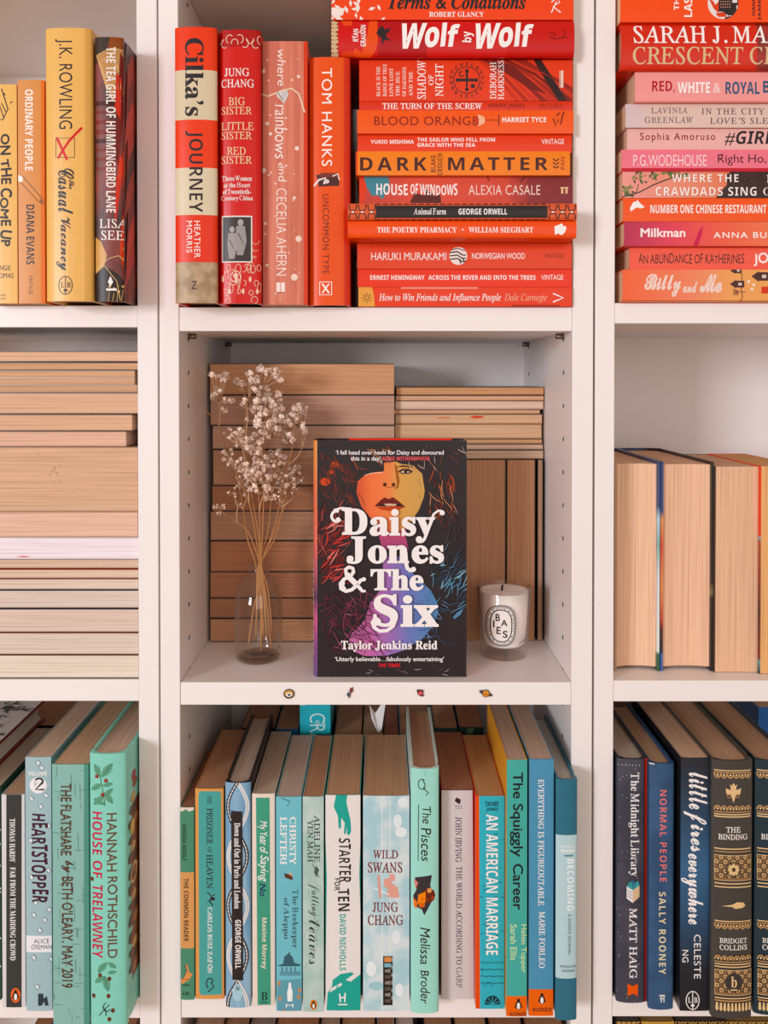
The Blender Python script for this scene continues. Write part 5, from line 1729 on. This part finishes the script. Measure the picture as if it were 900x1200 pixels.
d.P([(338.5, 1151), (341, 1151), (341.5, 1157), (343, 1162), (342.5, 1173), (337, 1173), (336.5, 1162), (338, 1157)], 'eef2f0').T('M', (335, 1176, 344, 1180), W, 'h', part='publisher_mark')
for x, yy in ((327, 1152), (351, 1160), (350, 1168), (328, 1170), (333, 1185), (345, 1186)):
    d.E(x, yy, 2, 3, 'c08a5a', n=8)
d.done()
d = book('pb', 354.6, 933.5, 379.6, 1188.5, -.0195, .13, mottled('a4c2b8', 'bccfc9', 50), 'a8744c', 'grey-green mottled paperback with flowing black script and an orange oval bird mark', g, S)
d.A('ADELINE', (368, 955, 375, 1010), '2d3a38', st='r', w=.004).A('YEN MAH', (360.4, 960, 367, 1010), '2d3a38', st='r', w=.004)
d.P([(370, 1014), (374, 1019), (371, 1028), (368, 1022)], '4a5a54').L([(366, 1012), (374, 1028)], .7, '2d3a38')
d.T('falling', (361, 1036, 374, 1073), '1f2422', st='k', w=-.006).T('leaves', (362, 1078, 375, 1130), '1f2422', st='k', w=-.006)
for i in range(10):
    d.ring(359 + rnd.random() * 16, 985 + rnd.random() * 160, rnd.uniform(2, 5), rnd.uniform(3, 8), .5, '7f9a8e', n=10, a0=rnd.uniform(0, 3), a1=rnd.uniform(3.5, 6))
penguin(d, 367.5, 1177, 6.4, 'e0823c')
d.done()
d = book('pb', 381.2, 931.5, 422.6, 1186.5, -.018, .129, '1ca292', 'b48660', 'white paperback with a teal reaching hand at top and teal block at foot', g, S)
d.P([(381, 925), (423, 925), (422.6, 978), (421, 1024), (423, 1090), (423, 1190), (381, 1190), (383, 1028), (381.5, 985)], 'e4deda')
d.P([(394, 931), (407, 931), (406, 940), (411, 962), (411.6, 974), (409, 979), (406.4, 977), (407, 968), (405, 977), (403, 977), (404, 964), (400, 958), (399.6, 970), (397, 971), (396, 956), (391, 945), (392, 940)], '1ca292')
d.T('STARTER', (397, 982, 411.5, 1034), K, st='b', jit=.05, w=-.005).T('FOR', (392, 1029, 398.5, 1043.5), K, st='b').T('TEN', (396, 1041, 410, 1067.5), K, st='b', jit=.05)
d.A('DAVID NICHOLLS', (398, 1071, 405.5, 1137), '1ca292', st='b')
d.P([(384, 1163), (389, 1156), (390, 1148), (399, 1141), (412, 1139), (415, 1141), (405, 1148), (411, 1150), (423, 1141), (423, 1192), (382, 1192)], '1ca292').P([(388, 1158), (400, 1151), (401, 1154), (386, 1163)], 'e4deda')
d.L([(398, 1164), (399, 1174)], 1.5, W, 'publisher_mark').L([(404.5, 1163), (404, 1174)], 1.5, W, 'publisher_mark').L([(398, 1169), (404, 1168)], 1.5, W, 'publisher_mark').R(396, 1176, 407, 1177.4, W, 'publisher_mark').done()
d = book('pb', 425.2, 932.5, 480, 1187, -.0185, .13, mottled('a6ccd4', 'd2dedf', 42, .42, .58), 'b1835c', 'thick pale blue cloudy paperback with creased spine, maroon words and a dark film strip', g, S)
for x in (447.5, 457):
    d.L([(x, 930), (x + .6, 1060), (x - .4, 1190)], .7, 'eef0ee')
for x, yy, rx, ry in ((472, 940, 6, 6), (466, 962, 5, 8), (470, 975, 7, 6), (435, 1135, 6, 9), (441, 1155, 9, 5), (464, 1098, 5, 8), (468, 1160, 5, 8)):
    d.E(x, yy, rx, ry, rnd.choice(['dfe9ea', '9cc6cf', 'e4eaea']))
MR = '7a2e2a'
d.T('WILD', (437, 996, 466.5, 1006), MR, 'h', 'r', w=.006).T('SWANS', (431, 1010, 471.5, 1022.5), MR, 'h', 'r', w=.006)
d.A('JUNG', (436.5, 1057, 466.5, 1068.5), MR, 'h', 'r', w=.006).A('CHANG', (431, 1072, 472.5, 1084), MR, 'h', 'r', w=.006)
for pp in (((442, 1025), (445, 1025), (447, 1052), (444, 1052)), ((450, 1030), (458, 1028), (459, 1034), (466, 1040), (468, 1051), (462, 1052), (452, 1050), (455, 1042), (450, 1038)), ((456, 1024), (462, 1024), (463, 1032), (457, 1032))):
    d.P(pp, 'dfa596')
d.L([(438, 1040), (456, 1048)], 1.2, 'eef0ee')
d.R(449, 1120, 460, 1177.5, '2a2320').R(450.4, 1121, 458.4, 1127, 'd88a4a').R(450.4, 1128.5, 458.4, 1133, '7ab4c0')
for i in range(6):
    d.P([(450.6, 1136 + i * 7), (457.6, 1134.6 + i * 7), (457.6, 1139.5 + i * 7), (451.6, 1139 + i * 7)], ['8a8078', '5a504a'][i % 2]).R(458.8, 1122 + i * 9, 459.6, 1126 + i * 9, 'c8c0b8')
d.done()
d = book('hb', 481, 899, 514.4, 1187.5, -.0185, .138, 'cfe2da', 'a9785a', 'mint hardback taller than its neighbours with black handwriting and a small dark painted shell shape', g, S)
d.R(478, 895, 518, 1192, '9cd9cb')
d.ring(494.5, 917, 4.6, 6, 1, K, 'spine_artwork', 12, .5, 5.4).L([(495, 912), (498, 917), (496, 922), (502, 927), (499, 930)], 1.2, K).L([(498, 901), (498, 908)], .6, '6a9a8e')
d.T('The', (494.5, 943, 505, 963), K, jit=.07, sl=.16, w=.004).T('Pisces', (493, 968, 505, 1007), K, jit=.07, sl=.16, w=.004).L([(490.4, 941), (489.8, 1007)], .9, K, 'title_lettering')
d.P([(486, 1026), (506, 1023), (504, 1035), (508, 1050), (497, 1070), (494, 1063), (487, 1060), (484, 1048), (488, 1040)], '383034').E(502, 1047, 8, 9, '6a2e20', n=10).P([(490, 1046), (498, 1042), (501, 1052), (495, 1058), (489, 1056)], 'f08a3c').E(503, 1041, 3, 3, 'e09a5a', n=8).E(507, 1050, 2.4, 3, '9a4a30', n=8).P([(484, 1050), (489, 1055), (488, 1063), (485, 1060)], 'ee8048').E(494, 1058, 4, 3, 'd86a34', n=8).P([(485, 1028), (490, 1032), (487, 1040)], 'd8847a')
d.A('Melissa', (492, 1084, 504, 1127), K, jit=.07, sl=.18, w=.004).A('Broder', (492.5, 1134, 504, 1173), K, jit=.07, sl=.18, w=.004).done()
d = book('pb', 517, 926, 556.2, 1171, -.004, .128, '8a2226', '935838', 'light grey paperback with small black serif title set back from its neighbours', g, S)
d.P([(515, 920), (553.6, 920), (555.6, 1176), (515, 1176)], 'd0c9c9').R(515, 920, 519, 1176, 'bfb9b9')
d.P([(535, 934), (540, 937), (539, 942), (536, 941), (532.6, 938)], '3a2024')
for i in range(3):
    d.R(533.5 + i * 3, 944, 535.3 + i * 3, 945, K).R(533.5 + i * 3, 946.4, 535.3 + i * 3, 947.2, K)
d.A('JOHN IRVING', (533.5, 957, 541, 1010), K, st='r').T('THE WORLD ACCORDING TO', (534.5, 1015, 541.5, 1130), K, st='r').T('GARP', (534.5, 1133, 541.5, 1157), '6a6462', st='r').done()
d = book('pb', 557.4, 932.5, 591.4, 1184, -.016, .13, 'e4522a', 'b5834e', 'bright turquoise paperback with orange-red side and bold condensed white title', g, S)
d.P([(561.4, 928), (594, 928), (594, 1190), (562.5, 1190)], '2fb0c0')
for i in range(34):
    x, yy = rnd.uniform(562, 588), rnd.uniform(948, 1158)
    d.L([(x, yy), (x + 2, yy + 1.2), (x + 4, yy)], .8, '1a6a7a')
for j in range(4):
    for i in range(6):
        d.L([(563 + i * 4.6, 1128 + j * 8), (565 + i * 4.6, 1126.6 + j * 8 + (i % 2)), (567 + i * 4.6, 1128.4 + j * 8)], .8, '1a5a6c')
d.A('TAYARI', (568.5, 939, 584, 944.4), '123c4a', 'h', 'b').A('JONES', (570, 946, 583.5, 950.6), '123c4a', 'h', 'b').T('AN AMERICAN MARRIAGE', (569.5, 954, 583.5, 1118.5), W, st='b', w=-.004)
d.P([(568, 1176.5), (568.5, 1172), (572, 1167.5), (577, 1166), (582, 1167.5), (585.5, 1172), (586, 1176.5)], '12303c', 'publisher_mark')
for i in range(5):
    a = -pi + (i + .5) * pi / 5
    d.L([(577, 1176), (577 + 8.6 * cos(a), 1176 + 9 * sin(a))], .7, '2fb0c0', 'publisher_mark')
d.done()
d = book('pb', 593.4, 890, 617.8, 1192, -.025, .14, 'eda32c', 'a98a74', 'tall teal paperback with yellow side, heavy black sans title and orange foot', g, S)
d.R(590, 885, 620, 1168, '43aa9e').R(590, 1167, 622, 1200, 'ea6a30')
d.T('The Squiggly', (597.5, 905, 613, 1004), '1d1c1e', w=.016).T('Career', (601, 1012, 613, 1066), '1d1c1e', w=.016)
d.A('Helen Tupper', (609, 1083, 617, 1140), 'cfe0a4', w=.006).A('Sarah Ellis', (598, 1083, 605.5, 1125), 'cfe0a4', w=.006)
penguin(d, 607.5, 1176.5, 9.5)
d.T('BUSINESS', (597.5, 1186, 617, 1190), K, 'h', 'b', part='publisher_mark').done()
d = book('pb', 619.6, 889.5, 648.8, 1190, -.0245, .14, '4a90b2', 'ad907c', 'tall blue paperback with thin white serif capitals and orange foot', g, S)
d.R(615, 1159, 652, 1198, 'ea6a30')
d.T('EVERYTHING IS FIGUREOUTABLE', (630.5, 913, 637.5, 1061), W, st='r', w=.004).A('MARIE FORLEO', (631.5, 1068, 638.5, 1134), W, st='r', w=.004)
penguin(d, 635, 1170, 9.5)
d.T('BUSINESS', (624.5, 1180.5, 646, 1185), K, 'h', 'b', part='publisher_mark').done()
d = book('hb', 650.8, 912, 676.2, 1195, -.0275, .14, '2c6c80', 'b3a79c', 'petrol blue hardback wrapped in a pale blue band, last beside the right white panel', g, S)
d.R(648, 977, 680, 1144.5, 'b4d0d4', 'paper_band')
d.T('MICHELLE', (657, 989, 673, 991.5), W, 'h', part='author_lettering').A('OBAMA', (657, 993.6, 673, 997), W, 'h', 'b').T('BECOMING', (664, 1005, 672, 1065), 'f0f4f4', st='b', w=-.01, tr=.06).T('A GUIDED JOURNAL', (664, 1069, 668.5, 1117), '5a7a80', st='b').R(660.5, 1000, 671, 1002, '5a8c98')
d.T('PENGUIN', (656, 1129, 674, 1132), '4a5a60', 'h', 'b', part='publisher_mark').T('VIKING', (657.5, 1134, 673, 1137), '4a5a60', 'h', 'b', part='publisher_mark').done()

# back row of the middle shelf: only the tops show
g = 'back row of books behind the turquoise row'
for x0, x1, yt, y, cov, pg, lab in (
        (282.5, 322, 853, .142, '3a2c22', '9a6a48', 'brown-topped book in the back row behind the black-edged hardback'),
        (323, 349.6, 854.5, .128, '165a86', '9a6a48', 'brown-topped dark blue book in the back row, left of the bright turquoise spine'),
        (391.5, 424, 862, .128, '3a2c22', 'b08462', 'tan-topped book in the back row just right of the bright turquoise one'),
        (425.4, 448, 862.5, .128, 'd8c48a', 'b08a6a', 'tan-topped book in the back row with a folded white slip of paper in it'),
        (450, 467.5, 862, .128, '2a211c', '8a4a28', 'dark brown-topped book in the back row right of the folded white slip'),
        (468.6, 506, 861, .128, '6fb0b4', 'a87850', 'book in the back row hidden behind the tall mint hardback'),
        (508.5, 536.4, 853, .128, '22423c', 'a87450', 'brown-topped book in the back row with dark spine, just right of the tall mint hardback'),
        (537.8, 567, 852, .128, '22423c', 'a0633c', 'brown-topped book with dark green spine strip in the back row beside the yellow side')):
    d = book('pb', x0, yt, x1, 1100, y, .118, cov, pg, lab, g, S)
    if 'folded white slip' in lab and 'with a' in lab:
        slip_z, slip_x = d.top, at(440, 850, .15).x
    if 'dark green spine' in lab:
        d.P([(548, 853), (556, 853), (553, 862), (547, 862)], '5a7a5c').done()
d = book('pb', 351.4, 823, 387.4, 1100, .128, .118, '22aebc', 'c8ae98', 'bright turquoise spine with thin white line lettering, standing in the back row', g, S)
d.R(348, 820, 357.6, 826.5, 'e8e2d8')
d.T('CRA', (363, 836, 381, 870), 'd8f0f0', w=-.012)
d.ring(372, 846.5, 2, 2, .8, 'd8f0f0', 'title_lettering').ring(379, 848.5, 1.8, 1.8, .8, 'd8f0f0', 'title_lettering').done()
bm = bmesh.new()
p0 = Vector((slip_x + .003, .1345, slip_z + .0002))
for leaf in (((0, 0, .0002), (-.003, .005, .020), (-.009, .001, .030), (-.007, 0, .016)), ((.0002, 0, .0002), (.004, .001, .004), (.008, .001, .032), (.003, .003, .030), (-.003, .005, .020))):
    bm.faces.new([bm.verts.new(p) for p in leaf])
bmesh.ops.remove_doubles(bm, verts=bm.verts[:], dist=.0004)
bm.normal_update()
bmesh.ops.solidify(bm, geom=bm.faces[:], thickness=.0004)
slip = link('paper_slip', bm, mat('eae4e2', .7, .2, 'paper'))
slip.location = p0
tag(slip, 'folded white slip of paper sticking up between the tops of the back row', 'paper')

# ------------------------------------------------------------------ bottom right: navy books
g = 'upright navy and black books on the lower right shelf'
S = SH['right'][2]
d = book('hb', 722.0, 887.5, 758.6, 1178.5, -.0045, .152, '2d2d38', 'b7a594', 'charcoal navy hardback with red board edge, white serif title and a small pale building', g, S)
d.R(715, 880, 753.6, 1185, mottled('343543', '43424e', 40))
d.R(753.6, 880, 755.2, 1185, '6a1f24').R(755.2, 880, 760, 1185, 'e8462a')
for i in range(40):
    d.E(722 + rnd.random() * 28, 892 + rnd.random() * 280, .45, .45, 'c8c4cc', n=6)
for i in range(7):
    d.E(724 + i * 4, 894.6, .5, .6, 'e4dfe0', n=6)
d.T('The Midnight Library', (735, 903, 747.5, 1024), 'ece6e4', st='r', w=.004)
d.E(744, 1003, 3, 8, '5a5664').P([(733, 1036), (740, 1040), (740, 1055), (733, 1050)], 'e8e4e0').P([(740, 1040), (748, 1035), (748, 1048), (740, 1055)], 'd8b890').P([(733, 1036), (737, 1030), (741, 1034), (746, 1029), (748, 1035), (740, 1040)], '3aa0a0').P([(736, 1033), (740, 1028), (744, 1034), (740, 1039)], '2a6a8a')
for i in range(3):
    for j in range(3):
        d.R(734.2 + i * 1.9, 1040 + j * 3.4 + i * .9, 735.2 + i * 1.9, 1041.6 + j * 3.4 + i * .9, '8a7a6a')
d.A('MATT HAIG', (736, 1061, 745, 1143), 'ece6e4', st='r', w=.006)
d.P([(734, 1149), (740, 1152), (746, 1149), (746, 1164), (740, 1160.5), (734, 1164)], 'e8653c', 'publisher_mark').done()
d = book('hb', 759.6, 893, 789.4, 1181, -.0135, .14, '1f4a74', 'b08a68', 'blue hardback with pink capitals above cream capitals on its spine', g, S)
d.R(755, 888, 794, 1186, mottled('24486c', '2f567c', 50))
d.R(757, 893, 766, 894.6, 'd8d0cc')
d.T('NORMAL PEOPLE', (772, 924, 780, 1031), 'e8817c', st='b', w=-.008, tr=.1).A('SALLY ROONEY', (771, 1043, 779, 1139), 'e8d6a8', st='b', w=-.008, tr=.1)
for x in (773, 776.2):
    d.R(x, 1163.6, x + 1.2, 1172, 'e0dcd4', 'publisher_mark')
d.R(771.4, 1163, 778, 1164.6, 'e0dcd4', 'publisher_mark').R(771.8, 1167, 777.6, 1168, 'e0dcd4', 'publisher_mark').done()
d = book('pb', 797, 888, 831.4, 1185, -.0175, .15, '201f24', 'bf9a7c', 'paperback fading from black to blue with big flowing white brush script', g, S)
d.R(792, 880, 835, 1190, grad('Z', [(0, '1b1a1e'), (.05, '20242c'), (.09, '2a4a68'), (.14, '35648a'), (.18, '2c4a66'), (.235, '26292f')], .4, .02))
d.T('little', (807, 905, 829, 948), W, st='k', w=.012).T('fires', (801, 950, 828, 998), W, st='k', w=.012).T('everywhere', (798, 1000, 824, 1083), W, st='k', w=.012)
d.A('CELESTE', (813, 1095, 821, 1146.5), W, tr=.04).A('NG', (799.5, 1113, 806.5, 1127.5), W, tr=.04)
oval_mark(d, 811.5, 1172, 7.6, 10.6, 'e8e2de', 1.1)
d.done()


def gilt(d, x0, x1, dk, cut=False):
    G1, G2 = 'c9985e', 'e2bd86'
    cx, hw = (x0 + x1) / 2, (x1 - x0) / 2 - 3
    def lace(yt, up):
        s = -1 if up else 1
        d.R(cx - hw, yt, cx + hw, yt + 1.3, G2).R(cx - hw, yt + s * 2.6, cx + hw, yt + s * 2.6 + 1, G1)
        for i in range(6):
            x = cx - hw + (i + .5) * hw / 3
            d.ring(x, yt + s * 4, hw / 6.2, 5.2, 1.3, G1, n=8, a0=0 if s > 0 else pi, a1=pi if s > 0 else 2 * pi)
            d.E(x, yt + s * 6, 1.3, 1.5, G2, n=6)
    def panel(ya, yb):
        d.R(cx - hw, ya, cx + hw, yb, '8f6a42')
        for j in range(int((yb - ya) / 5.2)):
            for i in range(9):
                x, yy = cx - hw + (i + .5) * hw / 4.5, ya + 2.6 + j * 5.2
                d.ring(x, yy, 1.9, 2.1, .8, G2 if (i + j) % 2 else dk, n=7)
                d.E(x + 2, yy + 2.4, .8, .8, dk, n=5)
        d.L([(cx - hw, ya), (cx + hw, ya), (cx + hw, yb), (cx - hw, yb)], .8, G2, closed=True)
    lace(900, False)
    lace(951, True)
    d.R(cx - hw, 953.5, cx + hw, 955, G2)
    for s in (1, -1):
        d.P([(cx, 920), (cx + s * 4, 916), (cx + s * 3, 923), (cx + s * 9, 921), (cx + s * 8, 928), (cx + s * 3, 928), (cx, 938)], G2).ring(cx + s * 5, 930, 2, 2, .7, G1, n=8)
    d.E(cx, 918, 1.6, 3, G2, n=8)
    d.T('THE', (cx - 8.5, 966, cx + 8.5, 972.4), 'efe6dc', 'h', 'r', w=.008).T('BINDING', (cx - 17, 974.4, cx + 17, 981), 'efe6dc', 'h', 'r', w=.008)
    d.R(cx - hw, 991, cx + hw, 992.4, G2).R(cx - hw, 994.6, cx + hw, 995.6, G1)
    panel(999, 1028)
    for k in range(8):
        a = k * pi / 4
        d.E(cx + 4.4 * cos(a), 1015.5 + 4.4 * sin(a), 2.2, 2.2, G2, n=8)
    d.ring(cx, 1015.5, 8.4, 8.4, 1, dk, n=18).E(cx, 1015.5, 1.8, 1.8, dk, n=8)
    d.R(cx - hw, 1031, cx + hw, 1032.4, G2).R(cx - hw, 1035, cx + hw, 1036.4, G2)
    if cut:
        for k in range(4):
            d.ring(cx - 3 + 3.4 * cos(k * pi / 2), 1055 + 3.4 * sin(k * pi / 2), 2.4, 2.4, 1.2, G2, n=10)
        d.R(cx + 1, 1054, cx + 16, 1056, G2)
    else:
        d.P([(cx - 14, 1058), (cx - 2, 1056), (cx + 4, 1053), (cx + 12, 1054), (cx + 14, 1058), (cx + 10, 1060), (cx + 2, 1061), (cx - 2, 1058.6)], G2)
    lace(1075, False)
    d.A('BRIDGET', (cx - 16, 1095, cx + 16, 1101), 'efe6dc', 'h', 'r', w=.008).A('COLLINS', (cx - 16, 1102.8, cx + 16, 1109), 'efe6dc', 'h', 'r', w=.008)
    lace(1125, True)
    d.R(cx - hw, 1128, cx + hw, 1129.4, G2)
    panel(1132, 1161)
    d.E(cx, 1146, 10, 11, dk, n=20).T('b', (cx - 3.4, 1139, cx + 3.4, 1152), G2, 'h', 's', part='publisher_mark').R(cx - 4, 1154, cx + 4, 1155.4, G2, 'publisher_mark')
    d.R(cx - hw, 1164, cx + hw, 1165.4, G2).R(cx - hw, 1167, cx + hw, 1168.4, G1)
    for i in range(10):
        x = cx - hw + (i + .5) * hw / 5
        d.P([(x - 1, 1170), (x + 1, 1170), (x + 1.6, 1178), (x, 1180), (x - 1.6, 1178)], G2)
    d.done()


d = book('hb', 832.8, 889, 881.2, 1190, -.0225, .15, '45413c', 'b58c6c', 'dark brown hardback with ornate gilt bands, feather and white lettering, fully in view', g, S)
gilt(d, 832.8, 881.2, '3a3632')
d = book('hb', 882.8, 889, 931, 1186, -.0185, .15, '22353e', 'b08662', 'dark teal hardback with the same ornate gilt bands, cut by the right photo edge', g, S)
gilt(d, 882.8, 931, '1c2a32', True)
g = 'back row behind the navy books'
d = book('pb', 888, 829, 935, 1100, .15, .11, '1f6ab8', 'c8a888', 'blue spine in the back row above the dark teal gilt hardback', g, S)
d = book('pb', 719.9, 833, 748, 1100, .15, .11, '2a211d', '6a4a34', 'dark brown book in the back row behind the charcoal navy hardback', g, S)

# ------------------------------------------------------------------ the next shelf down: only the very tops show
for key, rows in (('left', ((40, 60, 'a06a42', '8f8378'), (61, 104, 'a8693e', '6a4a34'), (105, 160, 'a86a40', '7a5034'))),
                  ('mid', ((229, 262, 'a98264', 'a98264'), (263, 292, '9a6a44', '5a4232'), (294, 322, '8a7868', 'c8bcb4'), (324, 374, 'a5673c', '6a4a34'), (376, 398, 'a88a72', 'c8bcb4'), (400, 440, 'b08058', '4a352a'), (442, 462, '9a6a4a', 'd8d0cc'), (464, 484, 'c0b2a8', 'e8e2de'), (496, 530, 'a8744c', '2a211c'), (532, 570, 'b58a62', '2a211c'), (572, 612, 'a06a42', '3a2c22'), (614, 660, 'a8744c', '5a4232'))),
                  ('right', ((721, 750, '2a2420', '2a2420'), (751, 790, '8a6a2a', 'b88a34'), (791, 850, '2a2420', '2a2622'), (851, 905, '8a6a2a', '4a3a22')))):
    S = {'left': zy(80, 1194), 'mid': zy(448, 1193.5), 'right': zy(810, 1192)}[key] - .27
    for i, (x0, x1, pg, cov) in enumerate(rows):
        near = {'left': ['slim charcoal', 'crosshatched grey-green', 'mint holly'], 'mid': ['orange-edged', 'rope-loop', 'cream-bordered', 'light blue', 'mottled grey-green', 'teal hand', 'maroon-lettered pale cloudy', 'film strip of the cloudy', 'tall mint', 'light grey', 'orange-sided turquoise', 'tall yellow-sided teal'], 'right': ['charcoal navy', 'pink-lettered blue', 'brush script', 'dark brown gilt']}[key][i]
        d = book('pb', x0, 1201.5 if key != 'right' else 1197, x1, 1300, .004 + .002 * (i % 3), .13, cov, pg, 'book top at the photo’s bottom edge, under the %s book' % near, 'tops of books on the shelf below', S)
        if key == 'right':
            for k in range(10):
                x = x0 + (k + .5) * (x1 - x0) / 10
                d.ring(x, 1199 + (k % 2), 2.2, 2.4, .9, 'd0a04a', n=8)
            d.R(x0, 1196, x1, 1197.2, 'd0a04a').done()
